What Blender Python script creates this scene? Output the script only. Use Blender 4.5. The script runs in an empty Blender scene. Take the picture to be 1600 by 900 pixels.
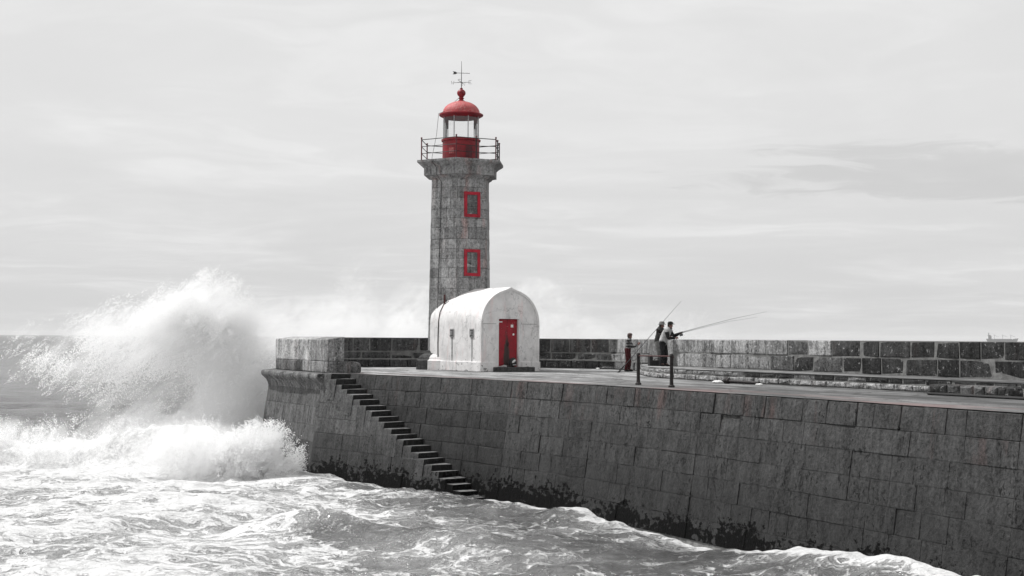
import bpy, bmesh, math, random
import numpy as np
from mathutils import Vector, Matrix

# ------------------------------------------------------------------ camera, world, sun
scene = bpy.context.scene
C = scene.collection
R = math.radians
random.seed(7)
rng = np.random.default_rng(11)

EYE = 5.5                                   # metres above mean water
cam = bpy.data.cameras.new('camera')
cam.sensor_width = 36.0
cam.lens = 50.0
cam.clip_start = 0.2
cam.clip_end = 40000.0
cam_o = bpy.data.objects.new('camera', cam)
C.objects.link(cam_o)
cam_o.matrix_world = (Matrix.Translation((0, 0, EYE)) @ Matrix.Rotation(R(90 + 1.985), 4, 'X') @ Matrix.Rotation(R(0.36), 4, 'Z'))
scene.camera = cam_o

SUN_TO = Vector((-0.50, 0.22, 0.83)).normalized()
sun_el = math.asin(SUN_TO.z)
sun_az = math.atan2(SUN_TO.x, SUN_TO.y)
sun = bpy.data.lights.new('sun', 'SUN')
sun.energy = 4.4
sun.angle = R(1.2)
sun.color = (1.0, 0.995, 0.985)
sun_o = bpy.data.objects.new('sun', sun)
C.objects.link(sun_o)
sun_o.rotation_euler = (-SUN_TO).to_track_quat('-Z', 'Y').to_euler()

scene.view_settings.view_transform = 'Standard'
scene.view_settings.look = 'None'
scene.view_settings.exposure = 0.0
scene.view_settings.gamma = 1.0
scene.view_settings.use_curve_mapping = False
scene.render.engine = 'CYCLES'
cy = scene.cycles
cy.max_bounces = 10
cy.diffuse_bounces = 4
cy.glossy_bounces = 3
cy.transmission_bounces = 6
cy.transparent_max_bounces = 24
cy.volume_bounces = 10
cy.volume_step_rate = 1.0
cy.volume_max_steps = 256
cy.caustics_reflective = False
cy.caustics_refractive = False


class NT:
    """small helper round a node tree"""
    def __init__(s, tree):
        s.t = tree
        s.n = tree.nodes
        s.l = tree.links
        s.n.clear()

    def node(s, kind, **kw):
        n = s.n.new(kind)
        for k, v in kw.items():
            setattr(n, k, v)
        return n

    def put(s, sock, v):
        if isinstance(v, bpy.types.NodeSocket):
            s.l.new(v, sock)
        elif v is not None:
            if isinstance(v, (int, float)) and sock.type == 'RGBA':
                v = (v, v, v, 1)
            elif sock.type == 'RGBA' and len(v) == 3:
                v = (*v, 1)
            sock.default_value = v

    def math(s, op, a, b=None, c=None, clamp=False):
        n = s.node('ShaderNodeMath', operation=op, use_clamp=clamp)
        for i, v in enumerate((a, b, c)):
            if v is not None:
                s.put(n.inputs[i], v)
        return n.outputs[0]

    def vmath(s, op, a, b=None):
        n = s.node('ShaderNodeVectorMath', operation=op)
        s.put(n.inputs[0], a)
        if b is not None:
            s.put(n.inputs[1], b)
        return n.outputs[0]

    def noise(s, vec, scale, detail=4, rough=0.55, dist=0.0, col=False):
        n = s.node('ShaderNodeTexNoise')
        s.put(n.inputs['Vector'], vec)
        n.inputs['Scale'].default_value = scale
        n.inputs['Detail'].default_value = detail
        n.inputs['Roughness'].default_value = rough
        n.inputs['Distortion'].default_value = dist
        return n.outputs['Color' if col else 'Fac']

    def voro(s, vec, scale, feature='F1', rnd=1.0):
        n = s.node('ShaderNodeTexVoronoi', feature=feature)
        s.put(n.inputs['Vector'], vec)
        n.inputs['Scale'].default_value = scale
        n.inputs['Randomness'].default_value = rnd
        return n.outputs['Distance']

    def ramp(s, v, lo, hi, a=0.0, b=1.0, smooth=True):
        n = s.node('ShaderNodeMapRange', interpolation_type='SMOOTHSTEP' if smooth else 'LINEAR')
        s.put(n.inputs['Value'], v)
        for k, w in (('From Min', lo), ('From Max', hi), ('To Min', a), ('To Max', b)):
            s.put(n.inputs[k], w)
        return n.outputs['Result']

    def mixc(s, f, a, b, mode='MIX'):
        n = s.node('ShaderNodeMix', data_type='RGBA', blend_type=mode)
        s.put(n.inputs['Factor'], f)
        s.put(n.inputs['A'] if False else n.inputs[6], a)
        s.put(n.inputs[7], b)
        return n.outputs[2]

    def scalev(s, vec, v):
        return s.vmath('MULTIPLY', vec, v)

    def pos(s):
        return s.node('ShaderNodeNewGeometry').outputs['Position']

    def sep(s, v):
        return s.node('ShaderNodeSeparateXYZ'), v

    def xyz(s, v):
        n = s.node('ShaderNodeSeparateXYZ')
        s.put(n.inputs[0], v)
        return n.outputs

    def bump(s, h, strength, dist, normal=None):
        n = s.node('ShaderNodeBump')
        n.inputs['Strength'].default_value = strength
        n.inputs['Distance'].default_value = dist
        s.put(n.inputs['Height'], h)
        if normal is not None:
            s.l.new(normal, n.inputs['Normal'])
        return n.outputs[0]

    def principled(s, col, rough=0.8, normal=None, spec=0.5, metal=0.0):
        n = s.node('ShaderNodeBsdfPrincipled')
        s.put(n.inputs['Base Color'], col)
        s.put(n.inputs['Roughness'], rough)
        s.put(n.inputs['Metallic'], metal)
        s.put(n.inputs['Specular IOR Level'], spec)
        if normal is not None:
            s.l.new(normal, n.inputs['Normal'])
        return n.outputs[0]

    def out(s, sh, vol=None):
        o = s.node('ShaderNodeOutputMaterial')
        if sh is not None:
            s.l.new(sh, o.inputs['Surface'])
        if vol is not None:
            s.l.new(vol, o.inputs['Volume'])


def mat(name):
    m = bpy.data.materials.new(name)
    m.use_nodes = True
    return m, NT(m.node_tree)


# ---- sky: a bright thin overcast over the daylight sky, both without colour
world = bpy.data.worlds.new('World')
scene.world = world
world.use_nodes = True
w = NT(world.node_tree)
sky = w.node('ShaderNodeTexSky', sky_type='NISHITA')
sky.sun_disc = False
sky.sun_elevation = sun_el
sky.sun_rotation = sun_az
bw = w.node('ShaderNodeRGBToBW')
w.l.new(sky.outputs[0], bw.inputs[0])
dirn = w.node('ShaderNodeTexCoord').outputs['Generated']
dx, dy, dz = w.xyz(dirn)
den = w.math('ADD', w.math('MAXIMUM', dz, 0.0), 0.075)
cmb = w.node('ShaderNodeCombineXYZ')
w.put(cmb.inputs[0], w.math('DIVIDE', dx, den))
w.put(cmb.inputs[1], w.math('DIVIDE', dy, den))
uv = cmb.outputs[0]
big = w.noise(w.scalev(uv, (0.42, 0.42, 1)), 1.0, 6, 0.58, 0.6)
wv1 = w.scalev(w.vmath('SUBTRACT', w.noise(uv, 0.9, 3, 0.5, 0, True), (0.5, 0.5, 0.5)), (1.6, 1.6, 0))
wisp = w.noise(w.scalev(w.vmath('ADD', uv, wv1), (0.9, 1.5, 1)), 1.2, 8, 0.62, 0.4)
big_r = w.ramp(big, 0.36, 0.64)
wisp_r = w.ramp(wisp, 0.40, 0.68)
base = w.ramp(dz, 0.0, 0.16, 7.0, 7.95)
cl = w.math('ADD', base, w.math('MULTIPLY', w.math('SUBTRACT', big_r, 0.5), 0.85))
cl = w.math('ADD', cl, w.math('MULTIPLY', w.math('MULTIPLY', w.math('SUBTRACT', wisp_r, 0.5), 0.95), big_r))
bank = w.vmath('DIVIDE', w.vmath('SUBTRACT', uv, (1.80, 5.15, 0)), (1.05, 0.62, 1))
bl = w.node('ShaderNodeVectorMath', operation='LENGTH')
w.put(bl.inputs[0], bank)
bn = w.noise(w.scalev(w.vmath('ADD', uv, wv1), (1.0, 2.4, 1)), 1.0, 7, 0.62)
bm_ = w.math('ADD', w.math('SUBTRACT', 1.0, bl.outputs['Value']), w.math('MULTIPLY', w.math('SUBTRACT', bn, 0.5), 2.6))
cl = w.math('SUBTRACT', cl, w.math('MULTIPLY', w.ramp(bm_, 0.0, 0.32), 0.95))
skyv = w.math('ADD', w.math('MULTIPLY', cl, 0.96), w.math('MULTIPLY', w.math('MINIMUM', bw.outputs[0], 12.0), 0.04))
bg = w.node('ShaderNodeBackground')
w.put(bg.inputs['Color'], skyv)
bg.inputs['Strength'].default_value = 0.1
wo = w.node('ShaderNodeOutputWorld')
w.l.new(bg.outputs[0], wo.inputs[0])

# ------------------------------------------------------------------ object helpers

def link(name, me, parent=None, mats=(), label=None, cat=None, group=None, kind=None, color=None):
    o = bpy.data.objects.new(name, me)
    C.objects.link(o)
    for m in mats:
        if me is not None and not (len(me.materials) >= len(mats)):
            me.materials.append(m)
    if parent is not None:
        o.parent = parent
    if label:
        o['label'] = label
    if cat:
        o['category'] = cat
    if group:
        o['group'] = group
    if kind:
        o['kind'] = kind
    if color is not None:
        o.color = (*color, 1.0)
    return o


def thing(name, label, cat, loc=(0, 0, 0), rz=0.0, group=None):
    o = link(name, None, None, (), label, cat, group)
    o.empty_display_size = 0.3
    o.location = loc
    o.rotation_euler = (0, 0, rz)
    return o


def mesh_py(name, verts, faces, smooth=False):
    me = bpy.data.meshes.new(name)
    me.from_pydata([tuple(v) for v in verts], [], faces)
    me.update()
    if smooth:
        me.shade_smooth()
    return me


class MB:
    """collects simple shapes into one mesh"""
    def __init__(s):
        s.v = []
        s.f = []
        s.mi = []

    def add(s, verts, faces, mi=0):
        k = len(s.v)
        s.v += [Vector(p) for p in verts]
        s.f += [tuple(i + k for i in f) for f in faces]
        s.mi += [mi] * len(faces)
        return s

    def box(s, lo, hi, mi=0, M=None):
        x0, y0, z0 = lo
        x1, y1, z1 = hi
        v = [Vector(p) for p in ((x0, y0, z0), (x1, y0, z0), (x1, y1, z0), (x0, y1, z0), (x0, y0, z1), (x1, y0, z1), (x1, y1, z1), (x0, y1, z1))]
        if M is not None:
            v = [M @ p for p in v]
        return s.add(v, [(0, 3, 2, 1), (4, 5, 6, 7), (0, 1, 5, 4), (1, 2, 6, 5), (2, 3, 7, 6), (3, 0, 4, 7)], mi)

    def tube(s, pts, radii, seg=8, mi=0, cap=True):
        pts = [Vector(p) for p in pts]
        if isinstance(radii, (int, float)):
            radii = [radii] * len(pts)
        rings = []
        up = None
        for i, p in enumerate(pts):
            a = pts[max(i - 1, 0)]
            b = pts[min(i + 1, len(pts) - 1)]
            d = (b - a).normalized()
            if up is None:
                up = d.orthogonal().normalized()
            up = (up - d * up.dot(d)).normalized()
            sd = d.cross(up)
            rings.append([p + (up * math.cos(2 * math.pi * k / seg) + sd * math.sin(2 * math.pi * k / seg)) * radii[i] for k in range(seg)])
        v = [q for r in rings for q in r]
        f = []
        for i in range(len(pts) - 1):
            for k in range(seg):
                k2 = (k + 1) % seg
                f.append((i * seg + k, i * seg + k2, (i + 1) * seg + k2, (i + 1) * seg + k))
        if cap:
            f.append(tuple(range(seg - 1, -1, -1)))
            f.append(tuple((len(pts) - 1) * seg + k for k in range(seg)))
        return s.add(v, f, mi)

    def lathe(s, prof, seg=24, mi=0, center=(0, 0), phase=0.0, sx=1.0, sy=1.0):
        n = len(prof)
        v = []
        for r, z in prof:
            for k in range(seg):
                a = phase + 2 * math.pi * k / seg
                v.append((center[0] + r * math.cos(a) * sx, center[1] + r * math.sin(a) * sy, z))
        f = []
        for i in range(n - 1):
            for k in range(seg):
                k2 = (k + 1) % seg
                f.append((i * seg + k, i * seg + k2, (i + 1) * seg + k2, (i + 1) * seg + k))
        f.append(tuple(range(seg - 1, -1, -1)))
        f.append(tuple((n - 1) * seg + k for k in range(seg)))
        return s.add(v, f, mi)

    def ball(s, c, r, seg=10, rings=7, mi=0, scale=(1, 1, 1), M=None):
        c = Vector(c)
        v = []
        for i in range(rings + 1):
            t = math.pi * i / rings
            for k in range(seg):
                a = 2 * math.pi * k / seg
                p = Vector((math.sin(t) * math.cos(a) * scale[0], math.sin(t) * math.sin(a) * scale[1], -math.cos(t) * scale[2])) * r
                if M is not None:
                    p = M @ p
                v.append(c + p)
        f = []
        for i in range(rings):
            for k in range(seg):
                k2 = (k + 1) % seg
                f.append((i * seg + k, i * seg + k2, (i + 1) * seg + k2, (i + 1) * seg + k))
        return s.add(v, f, mi)

    def mesh(s, name, smooth=False):
        me = mesh_py(name, s.v, s.f)
        for p, m in zip(me.polygons, s.mi):
            p.material_index = m
        if smooth:
            bm = bmesh.new()
            bm.from_mesh(me)
            bmesh.ops.remove_doubles(bm, verts=bm.verts, dist=1e-5)
            bm.to_mesh(me)
            bm.free()
            me.shade_smooth()
            try:
                me.set_sharp_from_angle(angle=R(40))
            except Exception:
                pass
        return me

    def build(s, name, m, parent=None, smooth=False, **kw):
        ms = m if isinstance(m, (list, tuple)) else [m]
        return link(name, s.mesh(name, smooth), parent, ms, **kw)


# ------------------------------------------------------------------ materials

def m_stone(name, rough=0.75, growth=False, bump=1.0, pits=0.5, spread=0.5, patch=0.0, scale=1.0):
    """weathered granite: object colour R = albedo, G = rust, B = wetness"""
    m, t = mat(name)
    p = t.pos()
    oi = t.node('ShaderNodeObjectInfo')
    sc = t.node('ShaderNodeSeparateColor')
    t.l.new(oi.outputs['Color'], sc.inputs[0])
    alb, rust, wet = sc.outputs[0], sc.outputs[1], sc.outputs[2]
    n1 = t.noise(p, 1.7, 5, 0.65)
    n2 = t.noise(p, 9.0, 6, 0.7)
    n3 = t.noise(t.scalev(p, (1, 1, 0.75)), 16.0, 5, 0.8)
    st = t.noise(t.scalev(p, (5.0, 5.0, 0.35)), 1.0, 5, 0.65)
    k = t.math('ADD', t.ramp(n1, 0.3, 0.7, -0.5, 0.5), t.ramp(n2, 0.3, 0.7, -0.55, 0.55))
    k = t.math('ADD', k, t.ramp(st, 0.34, 0.68, 0.7, -0.7))
    k = t.math('ADD', k, t.ramp(n3, 0.34, 0.66, -0.95, 0.95))
    k = t.math('ADD', t.math('MULTIPLY', k, spread), 1.0)
    k = t.math('MAXIMUM', k, 0.15)
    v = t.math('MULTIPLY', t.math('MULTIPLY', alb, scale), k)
    if patch:
        pn = t.ramp(t.noise(p, 7.0, 7, 0.78), 0.58, 0.64)
        v = t.math('ADD', v, t.math('MULTIPLY', pn, t.ramp(n2, 0.3, 0.6, 0.0, patch)))
    # dark pits and lichen
    pit = t.ramp(t.noise(t.scalev(p, (1, 1, 0.55)), 11.0, 4, 0.62), 0.57, 0.65)
    pit = t.math('MULTIPLY', pit, t.ramp(t.noise(p, 0.8, 3, 0.6), 0.40, 0.60))
    v = t.math('MULTIPLY', v, t.math('SUBTRACT', 1.0, t.math('MULTIPLY', pit, pits)))
    col = t.node('ShaderNodeCombineColor')
    for i in range(3):
        t.put(col.inputs[i], v)
    c = col.outputs[0]
    rs = t.noise(t.scalev(p, (2.2, 2.2, 0.45)), 1.0, 4, 0.6)
    rm = t.math('MULTIPLY', t.math('MULTIPLY', t.ramp(rs, 0.50, 0.66), rust), 0.62)
    c = t.mixc(t.math('MULTIPLY', rm, 0.75), c, t.mixc(1.0, c, (1.45, 0.70, 0.60), 'MULTIPLY'))
    if growth:
        z = t.xyz(p)[2]
        g = t.noise(t.scalev(p, (1, 1, 1.25)), 5.0, 4, 0.60)
        edge = t.math('ADD', t.ramp(z, 0.15, 1.0, 0.24, -0.13, False), g)
        big = t.noise(t.scalev(p, (0.55, 0.55, 0.3)), 1.0, 2, 0.5)
        edge = t.math('ADD', edge, t.ramp(big, 0.38, 0.62, -0.12, 0.03))
        gm = t.ramp(t.math('ADD', edge, t.math('MULTIPLY', t.math('SUBTRACT', n3, 0.5), 0.10)), 0.55, 0.605)
        c = t.mixc(gm, c, 0.004)
        c = t.mixc(t.math('MULTIPLY', t.ramp(z, 0.4, 2.4, 0.55, 0.0), 1.0), c, t.mixc(1.0, c, 0.42, 'MULTIPLY'))
    h = t.math('ADD', t.math('MULTIPLY', n2, 0.7), t.math('MULTIPLY', n3, 0.25))
    h = t.math('SUBTRACT', h, t.math('MULTIPLY', pit, 0.35))
    nb = t.bump(h, 0.9 * bump, 0.035)
    r = t.math('SUBTRACT', rough, t.math('MULTIPLY', wet, 0.32))
    spv = 0.18
    if growth:
        spv = t.math('SUBTRACT', 0.18, t.math('MULTIPLY', gm, 0.14))
    t.out(t.principled(c, r, nb, spv))
    return m


def m_plain(name, col, rough=0.6, var=0.25, scale=8.0, bump=0.3, metal=0.0, spec=0.4):
    m, t = mat(name)
    p = t.pos()
    n = t.noise(p, scale, 6, 0.65)
    n2 = t.noise(p, scale * 7, 3, 0.6)
    k = t.math('ADD', t.ramp(n, 0.3, 0.7, 1 - var, 1 + var), t.ramp(n2, 0.3, 0.7, -var * 0.4, var * 0.4))
    cc = t.node('ShaderNodeCombineColor')
    for i in range(3):
        t.put(cc.inputs[i], t.math('MULTIPLY', k, col[i]))
    nb = t.bump(t.math('ADD', n, t.math('MULTIPLY', n2, 0.4)), bump, 0.02)
    t.out(t.principled(cc.outputs[0], rough, nb, spec, metal))
    return m


def m_redpaint(name, col=(0.36, 0.008, 0.018), chips=0.5, dark=(0.05, 0.02, 0.018), pale=(0.55, 0.30, 0.28), palef=0.0, rough=0.5):
    m, t = mat(name)
    p = t.pos()
    n = t.noise(p, 3.2, 6, 0.68)
    n2 = t.noise(t.scalev(p, (6, 6, 1.2)), 2.0, 6, 0.7)
    n3 = t.noise(p, 22.0, 4, 0.7)
    c = t.mixc(t.ramp(n, 0.35, 0.7), col, tuple(a * 0.55 for a in col))
    c = t.mixc(t.math('MULTIPLY', t.ramp(n2, 0.57, 0.68), chips), c, dark)
    if palef:
        c = t.mixc(t.math('MULTIPLY', t.ramp(n3, 0.40, 0.66), palef), c, pale)
    nb = t.bump(t.math('ADD', n2, t.math('MULTIPLY', n3, 0.5)), 0.4, 0.015)
    t.out(t.principled(c, rough, nb, 0.4))
    return m


M = {}
M['quay'] = m_stone('quay_granite', 0.72, growth=True, bump=1.5, pits=0.8, spread=0.46)
M['tread'] = m_stone('worn_sunlit_tread', 0.7, bump=1.2, pits=0.5, scale=2.4)  # wear, with high sun on the treads put into the paler tone
M['riser'] = m_stone('slimy_shaded_riser', 0.6, growth=True, bump=1.2, pits=0.75, scale=0.25)  # wet slime, plus shade on faces turned from the sun, in the tone
M['parapet'] = m_stone('parapet_granite', 0.85, bump=1.2, pits=0.5, spread=0.55, patch=0.32)
M['tower'] = m_stone('tower_granite', 0.85, bump=1.0, pits=0.4, spread=0.42)
M['mortar'] = m_plain('old_mortar', (0.055, 0.055, 0.054), 0.95, 0.5, 3.0, 0.5)
M['mortar_pale'] = m_plain('pale_mortar', (0.16, 0.16, 0.157), 0.95, 0.35, 5.0, 0.5)
M['rust_black'] = m_redpaint('rusty_iron', (0.018, 0.015, 0.015), 0.7, (0.085, 0.016, 0.014), rough=0.7)
M['rust_red'] = m_redpaint('red_rust_iron', (0.060, 0.014, 0.013), 0.6, (0.015, 0.012, 0.012), rough=0.7)
M['iron'] = m_plain('dark_iron', (0.05, 0.05, 0.05), 0.55, 0.3, 14, 0.2, 0.3)
M['rail_red'] = m_redpaint('red_rail_paint', (0.11, 0.006, 0.012), 0.6, (0.03, 0.02, 0.02))
M['red'] = m_redpaint('lantern_red', (0.25, 0.004, 0.012), 0.75, (0.035, 0.012, 0.012))
M['red_dome'] = m_redpaint('dome_red', (0.42, 0.02, 0.03), 0.25, (0.12, 0.02, 0.02), (0.55, 0.28, 0.26), 0.8, 0.65)
M['red_frame'] = m_redpaint('frame_red', (0.42, 0.010, 0.030), 0.55, (0.08, 0.03, 0.03), rough=0.7)
M['galv'] = m_plain('grey_metal', (0.34, 0.34, 0.34), 0.45, 0.2, 10, 0.1, 0.4)
M['black'] = m_plain('black_rubber', (0.012, 0.012, 0.012), 0.6, 0.3, 12, 0.3)
M['white_scrap'] = m_plain('white_scrap', (0.75, 0.75, 0.74), 0.8, 0.15, 12, 0.4)

# pavement ---------------------------------------------------------
m, t = mat('pavement_concrete')
p = t.pos()
ca, sa = 0.47, -0.88
px_, py_, pz_ = t.xyz(p)
al = t.math('ADD', t.math('MULTIPLY', px_, ca), t.math('MULTIPLY', py_, sa))
ac = t.math('ADD', t.math('MULTIPLY', px_, -sa), t.math('MULTIPLY', py_, ca))
cv = t.node('ShaderNodeCombineXYZ')
t.put(cv.inputs[0], al)
t.put(cv.inputs[1], ac)
q = cv.outputs[0]
n1 = t.noise(t.scalev(q, (0.14, 0.8, 1)), 1.0, 6, 0.62, 0.4)
n2 = t.noise(q, 1.3, 6, 0.7)
n3 = t.noise(q, 18.0, 4, 0.7)
v = t.ramp(n1, 0.36, 0.66, 0.11, 0.34)
v = t.math('MULTIPLY', v, t.ramp(n2, 0.30, 0.70, 0.62, 1.30))
v = t.math('MULTIPLY', v, t.ramp(n3, 0.3, 0.7, 0.72, 1.28))
n4 = t.noise(t.scalev(q, (0.7, 7.0, 1)), 1.0, 6, 0.7, 0.3)
v = t.math('MULTIPLY', v, t.ramp(n4, 0.34, 0.66, 0.55, 1.45))
near = t.ramp(py_, 40.0, 60.0, 0.42, 1.08)
v = t.math('MULTIPLY', v, near)                      # darker towards the near, narrow part
crack = t.ramp(t.voro(t.vmath('ADD', q, t.scalev(t.noise(q, 1.2, 3, 0.5, 0, True), (0.9, 0.9, 0))), 0.42, 'DISTANCE_TO_EDGE'), 0.0, 0.02, 1.0, 0.0)
v = t.math('MULTIPLY', v, t.math('SUBTRACT', 1.0, t.math('MULTIPLY', crack, 0.65)))
cc = t.node('ShaderNodeCombineColor')
for i in range(3):
    t.put(cc.inputs[i], v)
rr = t.noise(t.scalev(q, (0.22, 1.5, 1)), 1.0, 5, 0.6)
at = t.node('ShaderNodeAttribute', attribute_name='edge')
rm = t.math('MULTIPLY', t.ramp(rr, 0.46, 0.62), at.outputs['Fac'])
c = t.mixc(t.math('MULTIPLY', rm, 0.6), cc.outputs[0], (0.20, 0.125, 0.12))
nb = t.bump(t.math('ADD', n2, t.math('MULTIPLY', n3, 0.5)), 0.5, 0.03)
t.out(t.principled(c, 0.85, nb, 0.3))
M['pave'] = m

# whitewash ---------------------------------------------------------
m, t = mat('whitewashed_render')
p = t.pos()
n1 = t.noise(p, 1.6, 6, 0.66)
n2 = t.noise(t.scalev(p, (2.4, 2.4, 0.7)), 1.2, 7, 0.70, 0.6)
n3 = t.noise(p, 26.0, 4, 0.7)
z = t.xyz(p)[2]
v = t.ramp(n1, 0.30, 0.66, 0.60, 0.76)
v = t.math('MULTIPLY', v, t.ramp(n2, 0.48, 0.78, 1.0, 0.56))
v = t.math('MULTIPLY', v, t.ramp(n3, 0.60, 0.78, 1.0, 0.72))
chip = t.ramp(t.math('ADD', t.noise(p, 4.2, 6, 0.74), t.ramp(z, 4.0, 4.9, 0.07, 0.0)), 0.635, 0.665)
low = t.ramp(z, 4.0, 5.8, 1.0, 0.40)
chip = t.math('MULTIPLY', chip, low)
v = t.math('MULTIPLY', v, t.math('SUBTRACT', 1.0, t.math('MULTIPLY', chip, 0.72)))
crk = t.ramp(t.voro(t.vmath('ADD', p, t.scalev(t.noise(p, 1.5, 4, 0.6, 0, True), (1.3, 1.3, 1.3))), 0.55, 'DISTANCE_TO_EDGE'), 0.0, 0.010, 1.0, 0.0)
v = t.math('MULTIPLY', v, t.math('SUBTRACT', 1.0, t.math('MULTIPLY', crk, 0.34)))
at = t.node('ShaderNodeAttribute', attribute_name='stain')
v = t.math('MULTIPLY', v, t.math('SUBTRACT', 1.0, t.math('MULTIPLY', at.outputs['Fac'], t.ramp(n2, 0.3, 0.7, 0.45, 0.85))))
cc = t.node('ShaderNodeCombineColor')
for i, k in enumerate((1.0, 0.985, 0.98)):
    t.put(cc.inputs[i], t.math('MULTIPLY', v, k))
rm = t.math('MULTIPLY', t.ramp(t.noise(t.scalev(p, (2.2, 2.2, 0.5)), 1.3, 5, 0.6), 0.54, 0.70), 0.34)
c = t.mixc(rm, cc.outputs[0], t.mixc(1.0, cc.outputs[0], (1.05, 0.78, 0.76), 'MULTIPLY'))
nb = t.bump(t.math('ADD', n1, t.math('MULTIPLY', n3, 0.25)), 0.5, 0.04)
t.out(t.principled(c, 0.85, nb, 0.3))
M['white'] = m

# lantern glass
m, t = mat('lantern_glass')
tr = t.node('ShaderNodeBsdfTransparent')
tr.inputs[0].default_value = (0.97, 0.97, 0.97, 1)
gl = t.node('ShaderNodeBsdfGlossy')
gl.inputs['Roughness'].default_value = 0.03
fr = t.node('ShaderNodeFresnel')
mx = t.node('ShaderNodeMixShader')
t.l.new(fr.outputs[0], mx.inputs[0])
t.l.new(tr.outputs[0], mx.inputs[1])
t.l.new(gl.outputs[0], mx.inputs[2])
t.out(mx.outputs[0])
M['glass'] = m

# sea ---------------------------------------------------------------
m, t = mat('sea_water')
p = t.pos()
x_, y_, z_ = t.xyz(p)
fo = t.node('ShaderNodeAttribute', attribute_name='foam').outputs['Fac']
flat = t.scalev(p, (1, 1, 0.6))
warp = t.scalev(t.vmath('SUBTRACT', t.noise(flat, 0.30, 5, 0.60, 0, True), (0.5, 0.5, 0.5)), (5.0, 3.4, 0))
warp2 = t.scalev(t.vmath('SUBTRACT', t.noise(flat, 1.6, 3, 0.55, 0, True), (0.5, 0.5, 0.5)), (0.7, 0.7, 0))
pw = t.vmath('ADD', t.vmath('ADD', flat, warp), warp2)
fine = t.noise(t.scalev(pw, (0.75, 1.25, 1)), 3.6, 7, 0.72)
grain = t.noise(t.scalev(p, (1, 1, 0.5)), 17.0, 4, 0.7)
mass = t.noise(t.scalev(pw, (0.17, 0.30, 0.2)), 1.0, 5, 0.6)
gate = t.noise(t.scalev(pw, (0.5, 0.8, 0.3)), 1.0, 4, 0.6)
l1 = t.ramp(t.voro(t.scalev(pw, (0.62, 0.9, 0.4)), 1.0, 'DISTANCE_TO_EDGE'), 0.0, 0.13, 1.0, 0.0)
l2 = t.ramp(t.voro(t.scalev(pw, (1.7, 2.5, 1.0)), 1.0, 'DISTANCE_TO_EDGE'), 0.0, 0.20, 1.0, 0.0)
l3 = t.ramp(t.voro(t.scalev(pw, (3.8, 8.0, 2.0)), 1.0, 'DISTANCE_TO_EDGE'), 0.0, 0.26, 1.0, 0.0)
val = t.math('ADD', t.math('MULTIPLY', l1, 0.22), t.math('MULTIPLY', l2, 0.22))
val = t.math('ADD', val, t.math('MULTIPLY', l3, 0.16))
val = t.math('ADD', val, t.math('MULTIPLY', t.math('SUBTRACT', mass, 0.5), 1.3))
val = t.math('ADD', val, t.math('MULTIPLY', t.math('SUBTRACT', gate, 0.5), 1.1))
val = t.math('ADD', val, t.math('MULTIPLY', t.math('SUBTRACT', fine, 0.5), 0.9))
val = t.math('ADD', val, t.math('MULTIPLY', t.math('SUBTRACT', grain, 0.5), 0.24))
val = t.math('ADD', val, t.math('MULTIPLY', t.math('SUBTRACT', fo, 0.5), 1.9))
fm = t.ramp(val, 0.09, 0.50)
aer = t.math('MULTIPLY', fo, t.ramp(mass, 0.3, 0.7, 0.6, 1.0))
water = t.mixc(t.ramp(aer, 0.24, 0.58), 0.065, 0.40)
c = t.mixc(fm, water, t.mixc(t.ramp(t.math('ADD', fine, t.math('MULTIPLY', grain, 0.5)), 0.55, 0.95), 0.54, 0.74))
rip = t.noise(t.scalev(p, (1.0, 1.3, 1)), 3.2, 5, 0.62, 0.6)
rip2 = t.noise(t.scalev(p, (1.0, 1.4, 1)), 0.22, 6, 0.66, 0.3)
hh = t.math('ADD', t.math('MULTIPLY', rip, 0.13), t.math('MULTIPLY', fm, 0.05))
hh = t.math('ADD', hh, t.math('MULTIPLY', fine, t.math('MULTIPLY', fm, 0.10)))
far = t.ramp(y_, 70.0, 500.0)
rip3 = t.noise(t.scalev(p, (1.0, 1.6, 1)), 0.9, 5, 0.68, 0.3)
hh = t.math('ADD', hh, t.math('MULTIPLY', rip2, t.ramp(y_, 60.0, 160.0, 0.0, 1.5)))
hh = t.math('ADD', hh, t.math('MULTIPLY', rip3, t.ramp(y_, 60.0, 100.0, 0.0, 0.45)))
nb = t.bump(hh, 0.9, 1.0)
ro = t.mixc(fm, t.ramp(y_, 60, 600, 0.13, 0.28), 0.85)
t.out(t.principled(c, ro, nb, 0.5))
M['sea'] = m

m, t = mat('spray_water')
d = t.node('ShaderNodeBsdfDiffuse')
d.inputs[0].default_value = (0.93, 0.93, 0.93, 1)
tl = t.node('ShaderNodeBsdfTranslucent')
tl.inputs[0].default_value = (0.93, 0.93, 0.93, 1)
mx = t.node('ShaderNodeMixShader')
mx.inputs[0].default_value = 0.45
t.l.new(d.outputs[0], mx.inputs[1])
t.l.new(tl.outputs[0], mx.inputs[2])
t.out(mx.outputs[0])
M['spray'] = m

# ------------------------------------------------------------------ masonry
DECK = 4.0


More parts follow.
